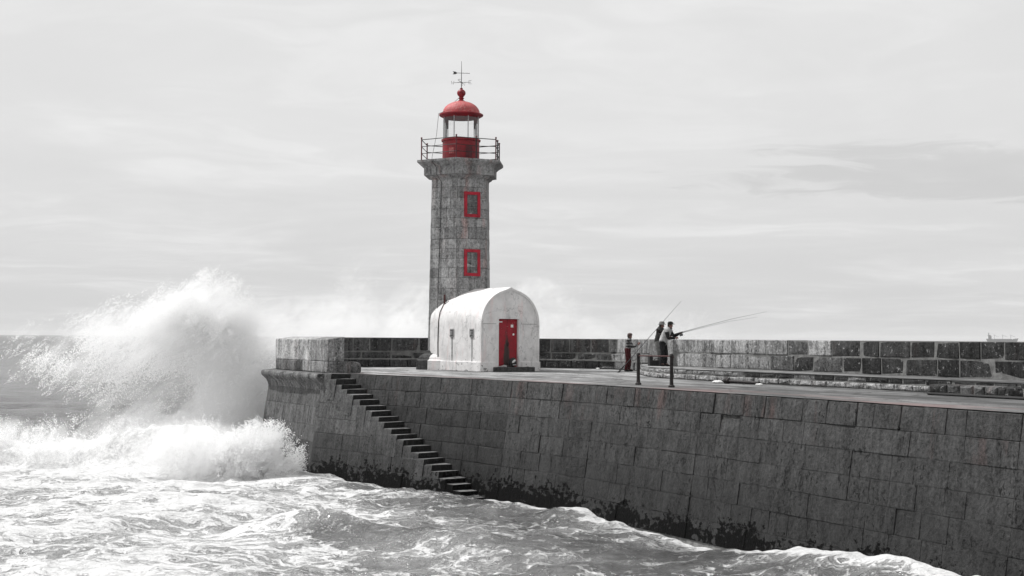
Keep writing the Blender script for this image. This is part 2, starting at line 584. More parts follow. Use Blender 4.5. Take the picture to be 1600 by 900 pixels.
class Path:
    """a plan polyline travelled left to right as seen from the harbour; normal points to the harbour"""
    def __init__(s, pts, batter=0.0, ztop=DECK, smooth=True):
        s.p = [Vector((a, b)) for a, b in pts]
        s.cum = [0.0]
        for a, b in zip(s.p, s.p[1:]):
            s.cum.append(s.cum[-1] + (b - a).length)
        s.L = s.cum[-1]
        s.batter, s.ztop = batter, ztop
        s.segn = []
        for a, b in zip(s.p, s.p[1:]):
            d = (b - a).normalized()
            s.segn.append(Vector((d.y, -d.x)))
        s.smooth = smooth

    def seg(s, u):
        for i in range(len(s.segn)):
            if u <= s.cum[i + 1] or i == len(s.segn) - 1:
                return i

    def nrm(s, u):
        i = s.seg(u)
        n = s.segn[i]
        if not s.smooth:
            return n
        h = (u - s.cum[i]) / (s.cum[i + 1] - s.cum[i])
        if h > 0.5 and i + 1 < len(s.segn):
            n = n.lerp(s.segn[i + 1], h - 0.5)
        elif h < 0.5 and i > 0:
            n = n.lerp(s.segn[i - 1], 0.5 - h)
        return n.normalized()

    def at(s, u, z, off=0.0):
        i = s.seg(u)
        h = (u - s.cum[i]) / (s.cum[i + 1] - s.cum[i])
        q = s.p[i].lerp(s.p[i + 1], h)
        n = s.nrm(u)
        q = q + n * (off + s.batter * max(0.0, s.ztop - z))
        return Vector((q.x, q.y, z))


def stone_mesh(f, depth, org, gap=0.012, ch=0.022, bulge=0.02, jit=0.012, back_drop=0.0, skew=0.0):
    """f(a, b, off): a, b in 0..1 across the stone's face"""
    r = random.uniform
    V = []
    # corner jitter in the face
    w_ = (f(1, 0, 0) - f(0, 0, 0)).length
    h_ = (f(0, 1, 0) - f(0, 0, 0)).length
    ga, gb = gap / max(w_, .05), gap / max(h_, .05)
    ca, cb = ch / max(w_, .05), ch / max(h_, .05)
    cor = [(0, 0), (1, 0), (1, 1), (0, 1)]
    push = [r(-bulge, bulge) for _ in cor]
    js = [(r(0, jit) / max(w_, .05), r(0, jit) / max(h_, .05)) for _ in cor]
    for (a, b) in cor:                          # back
        sa = 1 if a == 0 else -1
        sb = 1 if b == 0 else -1
        q = f(a + sa * ga, b + sb * gb, -depth)
        if b == 1:
            q = q - Vector((0, 0, back_drop))
        V.append(q)
    for k, (a, b) in enumerate(cor):            # arris
        sa = 1 if a == 0 else -1
        sb = 1 if b == 0 else -1
        V.append(f(a + sa * (ga + js[k][0]), b + sb * (gb + js[k][1]), -ch * 0.8 + push[k] * 0.4))
    for k, (a, b) in enumerate(cor):            # face
        sa = 1 if a == 0 else -1
        sb = 1 if b == 0 else -1
        V.append(f(a + sa * (ga + ca + js[k][0] * 1.6), b + sb * (gb + cb + js[k][1] * 1.6), push[k]))
    V.append(f(0.5 + r(-.2, .2), 0.5 + r(-.2, .2), bulge * r(0.2, 1.3)))
    F = [(3, 2, 1, 0)]
    for k in range(4):
        k2 = (k + 1) % 4
        F.append((k, k2, 4 + k2, 4 + k))
        F.append((4 + k, 4 + k2, 8 + k2, 8 + k))
        F.append((8 + k, 8 + k2, 12))
    me = mesh_py('stone', [v - org for v in V], F)
    return me


def splits(u0, u1, wmin, wmax):
    out = [u0]
    while out[-1] < u1 - wmin * 0.5:
        out.append(out[-1] + random.uniform(wmin, wmax))
    if len(out) > 2 and u1 - out[-2] < wmax * 1.15:
        out = out[:-1]
    out[-1] = u1
    if len(out) == 1:
        out.append(u1)
    return out


def lay(parent, path, courses, wmin, wmax, tone, material, u0=0.0, u1=None, depth=0.22, u_of=None, corners=True,
        gap=0.012, ch=0.02, bulge=0.018, jit=0.012, back_drop=0.0, off=0.0, cut=None, name='stone', cap=295, skip=None):
    """courses: list of (z0, z1). tone(u, z) -> (albedo, rust, wet). u_of(z0, z1) -> (u0, u1)"""
    org = Vector(parent.location) if parent.type == 'EMPTY' else Vector((0, 0, 0))
    count = 0
    for ci, (z0, z1) in enumerate(courses):
        a, b = (u0, u1 if u1 is not None else path.L)
        if u_of:
            a, b = u_of(z0, z1)
            if b - a < 0.15:
                continue
        brk = [a] + ([c for c in path.cum[1:-1] if a + 0.25 < c < b - 0.25] if corners else []) + [b]
        for s0, s1 in zip(brk, brk[1:]):
            us = splits(s0, s1, wmin, wmax)
            for ua, ub in zip(us, us[1:]):
                if skip and skip((ua + ub) / 2, (z0 + z1) / 2):
                    continue
                e = 1e-4
                o_ = off + random.uniform(-0.012, 0.012)

                def f(x, y, dd, ua=ua + e, ub=ub - e, z0=z0, z1=z1, o_=o_):
                    return path.at(ua + (ub - ua) * x, z0 + (z1 - z0) * y, o_ + dd)
                if cut and ua < cut[0] < ub:
                    def f(x, y, dd, g0=f):
                        return g0(x, y, dd) - Vector((0, 0, y * cut[1] * (1.0 if x < .5 else .45)))
                me = stone_mesh(f, depth, org, gap=gap, ch=ch, bulge=bulge, jit=jit, back_drop=back_drop if ci == len(courses) - 1 else 0.0)
                me.materials.append(material)
                link(name, me, parent, (), color=tone((ua + ub) / 2, (z0 + z1) / 2))
                count += 1
    return count


def strip(path, z0, z1, off, n=None, back=None, org=Vector((0, 0, 0))):
    """a backing wall sheet along a path, closed to a solid with thickness back if given"""
    us = list(path.cum)
    extra = []
    for a, b in zip(us, us[1:]):
        k = max(1, int((b - a) / 1.5))
        extra += [a + (b - a) * i / k for i in range(k)]
    us = extra + [us[-1]]
    V, F = [], []
    for u in us:
        e = min(max(u, 1e-4), path.L - 1e-4)
        V += [path.at(e, z0, off) - org, path.at(e, z1, off) - org]
        if back is not None:
            V += [path.at(e, z1, off - back) - org, path.at(e, z0, off - back) - org]
    st = 4 if back is not None else 2
    for i in range(len(us) - 1):
        a, b = i * st, (i + 1) * st
        F.append((a, b, b + 1, a + 1))
        if back is not None:
            F.append((a + 1, b + 1, b + 2, a + 2))
            F.append((a + 2, b + 2, b + 3, a + 3))
    if back is not None:
        F.append((0, 1, 2, 3))
        k = (len(us) - 1) * 4
        F.append((k + 3, k + 2, k + 1, k))
    return mesh_py('core', V, F)


ru = random.uniform
BAT = 0.155
EDGE = [(-6.76, 57.8), (-1.39, 51.4), (0.04, 49.3), (2.72, 45.4), (5.44, 40.3), (8.35, 34.3), (10.6, 29.5), (12.9, 24.4), (15.5, 18.5), (18.6, 11.0)]
HEAD = [(-9.2, 74.0), (-10.7, 68.5), (-10.9, 64.0), (-8.57, 59.9), (-7.5, 57.3)]
BACKP = [(-9.7, 69.6), (-6.2, 70.4), (1.4, 71.2), (4.9, 68.6), (6.9, 62.0), (7.6, 56.6)]      # inner face of the far parapet
RIGHTP = [(6.35, 56.2), (7.4, 54.06), (9.8, 49.0), (12.4, 43.6), (15.1, 37.9), (17.4, 32.9), (20.0, 27.0), (24.0, 18.0)]
FBENCH = [(-9.6, 69.0), (-6.2, 69.8), (1.4, 70.6), (4.8, 68.2), (5.75, 65.0), (5.8, 63.2)]
RBENCH = [(6.3, 62.2), (5.75, 61.6), (5.45, 60.2), (5.3, 58.0), (5.32, 55.6), (5.65, 53.4), (6.9, 50.6), (8.5, 47.4), (10.7, 43.2), (12.2, 39.9), (13.5, 36.7), (16.0, 31.0), (19.0, 24.4), (22.0, 17.6)]

# --- quay wall, right-hand long stretch
qp = Path(EDGE[2:], BAT)
q = thing('quay_wall', 'long dark granite quay wall running from the bend to the near corner, rust stained under its edge', 'quay wall', (5.4, 40.3, 0))
ZC = [-0.1, 0.50, 1.07, 1.66, 2.24, 2.84, 3.41, 3.985]
courses = list(zip(ZC, ZC[1:]))


def tone_quay(u, z):
    a = ru(0.036, 0.042)
    if u < 3.2:
        a *= 1.2
    if z > 2.9:
        a *= 1.22
    if z < 1.9:
        a *= 0.82
    rust = 0.0
    if z > 3.4:
        rust = random.choice((0.1, 0.5, 1.0, 0.9))
    elif z > 2.8:
        rust = random.choice((0, 0, 0.15, 0.6))
    return (a, rust, 0.55 if z < 1.5 else 0.2)


lay(q, qp, courses[:-2], 0.62, 1.12, tone_quay, M['quay'], u1=33.0, gap=0.002, ch=0.004, bulge=0.010, jit=0.005)
lay(q, qp, courses[-2:-1], 0.62, 1.12, tone_quay, M['quay'], u1=33.0, gap=0.002, ch=0.005, bulge=0.012, jit=0.006, cut=(12.4, 0.13))
lay(q, qp, courses[-1:], 0.60, 1.0, tone_quay, M['quay'], u1=33.0, gap=0.003, ch=0.009, bulge=0.016, jit=0.012)
link('core', strip(qp, -2.0, 2.84, -0.04, org=Vector(q.location)), q, (M['mortar_pale'],))
link('core', strip(qp, 2.85, 3.95, -0.06, org=Vector(q.location)), q, (M['mortar'],))

# --- stair recess wall
rp = Path(EDGE[:3], BAT)
q2 = thing('quay_wall', 'weathered granite quay wall behind the stairs, left of the bend', 'quay wall', (-2.5, 53, 0))
S0 = 0.35
RUN, RISE = 0.463, 0.192


def tone_rec(u, z):
    a = ru(0.031, 0.042) * (1.15 if z > 2.6 else 0.75)
    return (a, random.choice((0, 0, 0.5, 0.8)) if z > 2.6 else 0.0, 0.4)


def rec_u(z0, z1):
    # only what stands above the steps
    ua = S0 + RUN * max(0.0, (DECK - z1)) / RISE - 0.9
    return (max(0.02, ua), rp.L)


lay(q2, rp, courses, 0.75, 1.3, tone_rec, M['quay'], u_of=rec_u, gap=0.003, ch=0.010, bulge=0.014, jit=0.01)
link('core', strip(rp, -2.0, 3.95, -0.05, org=Vector(q2.location)), q2, (M['mortar'],))

# --- staircase with its outer wall
dirS = (Vector(EDGE[1]) - Vector(EDGE[0])).normalized()
nS = Vector((dirS.y, -dirS.x))
A0 = Vector(EDGE[0]) + nS * 0.92 - dirS * 0.25
fp = Path([tuple(A0), tuple(A0 + dirS * 12.2)], BAT)
st = thing('staircase', 'wet stone staircase descending from the deck to the water along the quay wall', 'stairs', (-4.2, 53.5, 0))
so = Vector(st.location)


def front_u(z0, z1):
    return (0.02, S0 + 0.25 + RUN * max(0.0, DECK - z1 + 0.02) / RISE - RUN * 0.3)


def tone_front(u, z):
    a = ru(0.062, 0.090)
    if z < 1.5:
        a *= 0.60
    return (a, 0.0, 0.3 if z > 1.5 else 0.6)


lay(st, fp, courses, 0.8, 1.5, tone_front, M['quay'], u_of=front_u, gap=0.003, ch=0.008, bulge=0.010, jit=0.008)
# backing under the treads
V, F = [], []
nn = 24
for i in range(nn + 1):
    z = DECK - 0.32 - (DECK + 0.6) * i / nn
    u = S0 + 0.25 + RUN * (DECK - z - 0.32) / RISE
    for off, zz in ((-0.05, z), (-0.90, z), (-0.05, -1.5), (-0.90, -1.5)):
        V.append(fp.at(min(u, fp.L - .01), zz if zz > -1.4 else -1.5, off) - so)
for i in range(nn):
    a, b = i * 4, i * 4 + 4
    F += [(a, b, b + 1, a + 1), (a + 2, b + 2, b, a), (a + 1, b + 1, b + 3, a + 3)]
link('core', mesh_py('core', V, F), st, (M['mortar'],))
V = [fp.at(0.01, z, o) - so for z in (-1.5, 3.95) for o in (-0.05, -0.9)] + [fp.at(0.9, z, o) - so for z in (-1.5, 3.68) for o in (-0.05, -0.9)]
link('core', mesh_py('core', V, [(0, 4, 6, 2), (2, 6, 7, 3), (0, 2, 3, 1)]), st, (M['mortar'],))
for i in range(22):
    zt = DECK - 0.012 - RISE * i - (RISE if i == 0 else RISE) * 0.0
    ua = S0 + 0.25 + RUN * (i - 1)
    ub = ua + RUN + ru(-0.02, 0.07)
    zt += ru(-0.018, 0.018)
    ov = ru(-0.035, 0.012)
    sg = [ru(-0.022, 0.016) for _ in range(4)]
    mbx = MB()
    P_ = []
    for z, pr in ((zt - RISE - 0.62, 0), (zt - 0.05, 0), (zt, 0.012)):
        for (u, o) in ((ua - 0.06, -1.05), (ub, -1.05), (ub, 0.012 + ov), (ua - 0.06, 0.012 + ov)):
            P_.append(fp.at(max(u, 0.01), z, o - pr) + dirS.to_3d() * (-pr if u == ub else 0) + Vector((0, 0, sg[(len(P_)) % 4] if z >= zt - .06 else 0)) - so)
    Fc = [(3, 2, 1, 0), (8, 9, 10, 11)]
    for b in (0, 4):
        for k in range(4):
            k2 = (k + 1) % 4
            Fc.append((b + k, b + k2, b + 4 + k2, b + 4 + k))
    me = mesh_py('step', P_, Fc)
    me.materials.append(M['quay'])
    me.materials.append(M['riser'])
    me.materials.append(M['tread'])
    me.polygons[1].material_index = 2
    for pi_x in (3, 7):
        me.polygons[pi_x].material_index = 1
    link('step', me, st, (), color=(ru(0.050, 0.075), 0, 0.4))

# --- round head of the pier (bastion) below the parapet
bp = Path(HEAD, BAT, ztop=3.35, smooth=False)
ba = thing('bastion', 'battered granite bastion at the pier head, moulded cornice over sloping block courses', 'bastion', (-9.6, 62, 0))


def tone_bast(u, z):
    a = ru(0.074, 0.10)
    if z < 1.1:
        a *= 0.55
    return (a, 0.0, 0.25)


ZB = [-0.1, 0.55, 1.2, 1.85, 2.6, 3.30]
lay(ba, bp, list(zip(ZB, ZB[1:])), 0.8, 1.5, tone_bast, M['quay'], u0=0.0, gap=0.003, ch=0.008, bulge=0.010, jit=0.006)
link('core', strip(bp, -2.0, 3.6, -0.06, org=Vector(ba.location)), ba, (M['mortar'],))
# cornice stones: cavetto with a roll on top
prof = [(-0.05, 3.28), (0.02, 3.30), (0.05, 3.42), (0.13, 3.58), (0.25, 3.70), (0.30, 3.74), (0.345, 3.80), (0.35, 3.87), (0.32, 3.94), (0.25, 3.985), (-0.6, 4.0)]
bq = Path(HEAD, 0.0, smooth=True)
bo = Vector(ba.location)
cs = []
for s0, s1 in zip(bq.cum, bq.cum[1:]):
    cs += splits(s0, s1, 0.9, 1.6)[:-1]
cs.append(bq.L)
for ua, ub in zip(cs, cs[1:]):
    V, F = [], []
    k = len(prof)
    jz = ru(-0.012, 0.012)
    for u in (ua + 0.008, ub - 0.008):
        for o, z in prof:
            V.append(bq.at(min(max(u, .001), bq.L - .001), z + (jz if z < 3.95 else 0), o) - bo)
    for i in range(k - 1):
        F.append((i, k + i, k + i + 1, i + 1))
    F += [tuple(range(k)), tuple(range(2 * k - 1, k - 1, -1))]
    me = mesh_py('cornice_stone', V, F)
    me.materials.append(M['parapet'])
    link('cornice_stone', me, ba, (), color=(ru(0.10, 0.15), 0.0, 0.1))

# --- head parapet (the pale block at the pier end)
hp_pts = [(-9.4, 73.0), (-10.35, 68.3), (-10.62, 64.1), (-8.45, 60.0), (-7.50, 57.95)]
hp = Path(hp_pts, 0.0, smooth=False)
hd = thing('parapet', 'pale stone parapet block above the cornice at the pier head, dark stains along its foot', 'parapet', (-8.5, 60, DECK))


def tone_hp(u, z):
    a = ru(0.24, 0.30)
    if u > hp.L - 2.6:
        a *= 0.78
    return (a, 0.1, 0.0)


def stone_run(path, parent, z0, z1, us, depth, tonef, back_drop=0.0, **kw):
    for ua, ub in zip(us, us[1:]):
        lay(parent, path, [(z0, z1)], 99, 100, tonef, M['parapet'], u0=ua, u1=ub, depth=depth, back_drop=back_drop, corners=False, **kw)


L1, L2 = hp.cum[-2], hp.L
def mitre(pts, off):
    out = []
    P_ = [Vector(q_) for q_ in pts]
    for i, q_ in enumerate(P_):
        ns = []
        for a, b in ((i - 1, i), (i, i + 1)):
            if 0 <= a and b < len(P_):
                d_ = (P_[b] - P_[a]).normalized()
                ns.append(Vector((d_.y, -d_.x)))
        m_ = (ns[0] + ns[-1]).normalized()
        out.append(q_ + m_ * (off / max(.3, m_.dot(ns[0]))))
    return out


hin = mitre(hp_pts, -0.72)
hop = [Vector(q_) for q_ in hp_pts]


def head_course(z0, zo, zi, lens, tonef, ch):
    for k_ in range(len(hop) - 1):
        Ls = (hop[k_ + 1] - hop[k_]).length
        n_ = lens[k_]
        cut = [0] + [(i_ + ru(-.2, .2)) / n_ for i_ in range(1, n_)] + [1]
        for a_, b_ in zip(cut, cut[1:]):
            def f(x, y, dd, k_=k_, a_=a_, b_=b_):
                h_ = a_ + (b_ - a_) * x
                w_ = -dd / 0.72
                q_ = hop[k_].lerp(hop[k_ + 1], h_).lerp(hin[k_].lerp(hin[k_ + 1], h_), w_)
                return Vector((q_.x, q_.y, z0 + (zo + (zi - zo) * w_ - z0) * y))
            me_ = stone_mesh(f, 0.72, Vector(hd.location), gap=0.003, ch=0.022, bulge=0.014, jit=0.006)
            me_.materials.append(M['parapet'])
            link('stone', me_, hd, (), color=tonef(k_, h_ if False else (a_ + b_) / 2))


head_course(DECK + 0.47, 5.37, 5.475, (3, 3, 2, 1), lambda k_, h_: (ru(0.31, 0.37) if k_ < 3 else .19, 0.05, 0), 0.02)
head_course(DECK + 0.005, 4.468, 4.468, (4, 4, 5, 2), lambda k_, h_: (random.choice((.06, .12, .22)) if k_ < 3 and h_ < .8 else .20, 0.1, 0), 0.02)
# low rounded foot stone beside the stair head
e0 = Vector((-7.50, 57.95)) - Vector(hd.location).xy
bmx = MB()
pr = [(0.0, 0.0), (1.22, 0.0), (1.25, 0.05), (1.25, 0.27), (1.20, 0.37), (1.10, 0.43), (0.95, 0.455), (0.0, 0.46)]
V = [(e0.x + 0.05 + a, e0.y + 0.10 + 0.02 * a, b + 0.006) for a, b in pr] + [(e0.x + 0.05 + a, e0.y + 0.75, b + 0.006) for a, b in pr]
k = len(pr)
bmx.add(V, [tuple(range(k - 1, -1, -1)), tuple(range(k, 2 * k))] + [(i, (i + 1) % k, k + (i + 1) % k, k + i) for i in range(k)])
bmx.build('foot_stone', M['parapet'], hd, color=(0.10, 0.5, 0.1))

# --- far parapet behind the lighthouse
bpth = Path(BACKP, 0.0, smooth=True)
fpar = thing('parapet', 'dark parapet wall behind the lighthouse with pale mortar joints', 'parapet', (0, 70.5, DECK))


def tone_far(u, z):
    if u < 2.6:
        return (0.07, 0.1, 0.1)
    if u < 16.0:
        return (ru(0.035, 0.075), random.choice((0, 0, 0.4)), 0.1)
    return (ru(0.19, 0.25), 0, 0)


lay(fpar, bpth, [(4.35, 4.76), (4.77, 5.465)], 0.75, 1.5, tone_far, M['parapet'], depth=0.7, gap=0.022, ch=0.02, corners=False)
link('core', strip(bpth, 4.0, 5.445, -0.012, back=0.62, org=Vector(fpar.location)), fpar, (M['mortar_pale'],))
fb = Path(FBENCH, 0.0, smooth=True)
lay(fpar, fb, [(4.005, 4.40)], 0.7, 1.2, lambda u, z: (ru(0.03, 0.05), 0, 0) if u < 16.0 else (ru(0.12, 0.16), 0, 0), M['parapet'], depth=0.55, gap=0.016, corners=False)
link('ledge', strip(fb, 4.37, 4.425, 0.012, back=0.62, org=Vector(fpar.location)), fpar, (M['mortar_pale'],))

# --- right-hand parapet and its raised walk
rpar = thing('parapet', 'long sea wall parapet behind the raised walk, two block courses turning from grey to black', 'parapet', (10, 49, DECK))
rpth = Path(RIGHTP, 0.0, smooth=True)


def tone_right(u, z):
    d = (u - 8.6) / 4.5 + ru(-0.55, 0.55) + (0.0 if z > 4.9 else 0.1)
    if d > 0.30:
        return (ru(0.018, 0.040), random.choice((0, 0, 0.3)), 0.2)
    if d > 0.0:
        return (ru(0.05, 0.10), 0, 0.1)
    return (ru(0.19, 0.27), 0, 0)


lay(rpar, rpth, [(4.395, 4.93), (4.935, 5.47)], 0.85, 1.55, tone_right, M['parapet'], depth=0.8, gap=0.013, ch=0.02, bulge=0.022, corners=False)
link('core', strip(rpth, 4.0, 5.445, -0.016, back=0.74, org=Vector(rpar.location)), rpar, (M['mortar_pale'],))
rb = Path(RBENCH, 0.0, smooth=True)
walk = thing('raised_walk', 'raised stone walk along the sea wall, pale kerb course under a dark one', 'raised walk', (9, 47.5, DECK))


def tone_up(u, z):
    if u < 13.5:
        return (ru(0.20, 0.26), 0, 0)
    return (ru(0.02, 0.045), 0, 0.1) if random.random() < 0.82 else (0.14, 0, 0)


def tone_lo(u, z):
    return (ru(0.20, 0.28), 0.05, 0)


lay(walk, rb, [(4.20, 4.375)], 0.6, 1.1, tone_up, M['parapet'], depth=0.4, gap=0.010, corners=False)
lay(walk, rb, [(4.005, 4.195)], 0.5, 0.9, tone_lo, M['parapet'], depth=0.45, gap=0.010, off=0.05, corners=False)
# the walk's top sheet between kerb and parapet
V, F = [], []
wo_ = Vector(walk.location)
N = 40
inner = Path([(7.3, 61.9), (7.2, 59.0), (7.0, 56.5), (7.42, 54.06), (9.82, 49.0), (12.42, 43.6), (15.12, 37.9), (17.42, 32.9), (20.02, 27.0), (24.0, 18.0)])
for i in range(N + 1):
    h = i / N
    a = rb.at(max(.001, rb.L * h * .999), 4.378, 0.012)
    b = inner.at(max(.001, inner.L * h * .999), 4.392, -0.06)
    V += [a - wo_, b - wo_]
for i in range(N):
    F.append((2 * i, 2 * i + 2, 2 * i + 3, 2 * i + 1))
link('walk_top', mesh_py('walk_top', V, F), walk, (M['pave'],))
link('core', strip(rb, 3.99, 4.365, -0.02, org=wo_), walk, (M['mortar_pale'],))

# --- pavement: one sheet from the quay edge to the parapets
outer = [(24.5, 11.0), (25.2, 18.3), (20.9, 27.3), (18.3, 33.3), (16.0, 38.3), (13.2, 44.0), (10.6, 49.4), (8.3, 54.5), (8.3, 56.7), (7.7, 62.2), (5.6, 69.1), (1.6, 72.0), (-6.2, 71.2), (-9.4, 73.0)]
headin = [(-10.2, 68.3), (-10.4, 64.1), (-8.25, 60.0), (-7.35, 57.6)]
poly = EDGE + outer + headin
bm = bmesh.new()
vs = [bm.verts.new((x, y, DECK)) for x, y in poly]
fa = bm.faces.new(vs)
if fa.normal.z < 0:
    fa.normal_flip()
bm.faces.ensure_lookup_table()
# cut an inner line to carry the edge stain
res = bmesh.ops.triangulate(bm, faces=bm.faces[:])
for _ in range(5):
    bmesh.ops.subdivide_edges(bm, edges=[e for e in bm.edges if e.calc_length() > 1.2], cuts=1)
    bmesh.ops.triangulate(bm, faces=bm.faces[:])
me = bpy.data.meshes.new('pavement')
bm.normal_update()
bm.to_mesh(me)
bm.free()
co = np.empty(len(me.vertices) * 3)
me.vertices.foreach_get('co', co)
co = co.reshape(-1, 3)


def dist_poly(pts, line):
    d = np.full(len(pts), 1e9)
    for (ax, ay), (bx, by) in zip(line, line[1:]):
        ab = np.array((bx - ax, by - ay))
        h = np.clip(((pts - (ax, ay)) @ ab) / (ab @ ab), 0, 1)
        d = np.minimum(d, np.hypot(*(pts - ((ax, ay) + h[:, None] * ab)).T))
    return d


ed = dist_poly(co[:, :2], EDGE)
at = me.attributes.new('edge', 'FLOAT', 'POINT')
at.data.foreach_set('value', np.clip(1.15 - ed / 1.9, 0, 1).astype(np.float32))
link('pavement', me, None, (M['pave'],), kind='structure')
# sea side of the pier, a plain rough slope of masonry
sp = Path([(-9.9, 73.6), (1.8, 72.4), (5.9, 69.4), (8.4, 62.4), (8.7, 56.8), (10.9, 49.7), (16.3, 38.5), (21.2, 27.5), (26.0, 16.0)][::-1], 0.2)
link('sea_slope', strip(sp, -2.0, 4.0, 0.05), None, (M['mortar'],), kind='structure')

# ------------------------------------------------------------------ lighthouse
LC = Vector((-2.42, 66.0))
PH = R(-64.0)                                # direction the door face looks to
lh = thing('lighthouse', 'hexagonal grey granite lighthouse with red lantern and red blind window frames', 'lighthouse', (LC.x, LC.y, DECK))
TZ0, TZ1 = 0.0, 8.78
RB, RT = 1.60, 1.455


def trad(z):
    return RB + (RT - RB) * min(1.0, max(0.0, z / TZ1))


def hexp(i, z, off=0.0):
    a = PH + R(30 + 60 * i)
    r = trad(z) + off / math.cos(R(30))
    return Vector((r * math.cos(a), r * math.sin(a), z))


core = MB()
V = [hexp(i, 0, -0.05) for i in range(6)] + [hexp(i, TZ1, -0.05) for i in range(6)]
core.add(V, [(i, (i + 1) % 6, 6 + (i + 1) % 6, 6 + i) for i in range(6)])
core.build('core', m_plain('tower_mortar', (0.15, 0.15, 0.148), 0.95, 0.3, 5, 0.4), lh)
nz = 19
zs = [TZ0 + (TZ1 - TZ0) * i / nz for i in range(nz + 1)]
zs = [zs[0]] + [z + ru(-0.05, 0.05) for z in zs[1:-1]] + [zs[-1]]
WIN = [(4.28, 5.50), (6.98, 8.14)]            # blind windows, heights above the deck
for i in range(nz):
    for f in range(6):
        # face f lies between corner f-1 and f; face 0 looks along PH
        z0, z1 = zs[i], zs[i + 1]
        if z1 < 2.4 and f in (0, 1, 2, 3):
            continue
        cutsn = random.choice((2, 2, 3)) if f in (0, 5, 4) else 2
        if i % 2:
            xs = [0, 0.5 + ru(-.12, .12), 1] if cutsn == 2 else [0, 0.3 + ru(-.06, .06), 0.68 + ru(-.06, .06), 1]
        else:
            xs = [0, ru(0.28, 0.42), ru(0.62, 0.75), 1] if cutsn == 3 else [0, random.choice((0.36, 0.62)) + ru(-.06, .06), 1]
        for xa, xb in zip(xs, xs[1:]):
            def fn(x, y, dd, f=f, xa=xa, xb=xb, z0=z0, z1=z1):
                z = z0 + (z1 - z0) * y
                a, b = hexp(f - 1, z, dd), hexp(f, z, dd)
                h = xa + (xb - xa) * x
                return a.lerp(b, h)
            me = stone_mesh(fn, 0.16, Vector((0, 0, 0)), gap=0.003, ch=0.007, bulge=0.008, jit=0.006)
            me.materials.append(M['tower'])
            a = ru(0.225, 0.285)
            if random.random() < 0.12:
                a *= 0.78
            link('stone', me, lh, (), color=(a, 0.15 if f != 0 else random.choice((0.1, 0.1, 0.8)), 0.0))
# red blind windows on the door face
nF = Vector((math.cos(PH), math.sin(PH), 0))
tF = Vector((-nF.y, nF.x, 0))
for z0, z1 in WIN:
    ap0 = trad((z0 + z1) / 2) * math.cos(R(30))
    fr = MB()
    W2, TH = 0.40, 0.135

    def fbox(x0, x1, a, b, d0, d1):
        v = []
        for z in (a, b):
            lean = (trad(z) - trad((z0 + z1) / 2)) * math.cos(R(30))
            for (x, d) in ((x0, d1), (x1, d1), (x1, d0), (x0, d0)):
                v.append(tF * (x + ru(-.006, .006) + 0.01) + nF * (ap0 + lean + d) + Vector((0, 0, z + ru(-.006, .006))))
        fr.add(v, [(3, 2, 1, 0), (4, 5, 6, 7), (0, 1, 5, 4), (1, 2, 6, 5), (2, 3, 7, 6), (3, 0, 4, 7)])
    fbox(-W2, -W2 + TH, z0, z1, -0.05, 0.05)
    fbox(W2 - TH, W2, z0, z1, -0.05, 0.05)
    fbox(-W2 + TH + .002, W2 - TH - .002, z1 - TH, z1, -0.05, 0.048)
    fbox(-W2 + TH + .002, W2 - TH - .002, z0, z0 + TH, -0.05, 0.048)
    wf = fr.build('window_frame', M['red_frame'], lh)
    zz = z0 + TH
    while zz < z1 - TH - 0.05:
        ze = min(zz + 0.30, z1 - TH)
        k = MB()
        for xa, xb in ((-W2 + TH, ru(-.05, .08)), (None, W2 - TH)):
            if xa is None:
                xa = xl
            xl = xb
            v = []
            for z in (zz + .008, ze - .008):
                lean = (trad(z) - trad((z0 + z1) / 2)) * math.cos(R(30))
                for (x, d) in ((xa + .006, 0.004), (xb - .006, 0.004), (xb - .006, -0.06), (xa + .006, -0.06)):
                    v.append(tF * (x + 0.01) + nF * (ap0 + lean + d + ru(0, .006)) + Vector((0, 0, z)))
            k2 = MB().add(v, [(3, 2, 1, 0), (4, 5, 6, 7), (0, 1, 5, 4), (1, 2, 6, 5), (2, 3, 7, 6), (3, 0, 4, 7)])
            k2.build('infill_stone', M['tower'], wf, color=(ru(0.10, 0.15), 0.2, 0))
        zz = ze
# plinth: dark on the seaward face, limewashed on the harbour face
pl = MB()
prf = [(0.48, 0.0), (0.48, 0.42), (0.44, 0.45), (0.40, 0.47), (0.38, 0.56), (0.30, 0.66), (0.16, 0.72), (0.08, 0.78), (0.06, 0.86), (0.0, 0.90)]
for f, mi, ha, hb in ((5, 1, .30, 1), (5, 0, 0, .30), (4, 0, 0, 1), (3, 0, 0, 1), (2, 0, 0, 1), (1, 0, 0, 1)):
    for (o0, z0), (o1, z1) in zip(prf, prf[1:]):
        A_, B_, C_, D_ = hexp(f - 1, z0, o0), hexp(f, z0, o0), hexp(f, z1, o1), hexp(f - 1, z1, o1)
        pl.add([A_.lerp(B_, ha), A_.lerp(B_, hb), D_.lerp(C_, hb), D_.lerp(C_, ha)], [(0, 1, 2, 3)], mi)
pl.build('plinth', [M['tower'], M['white']], lh, color=(0.05, 0, 0))
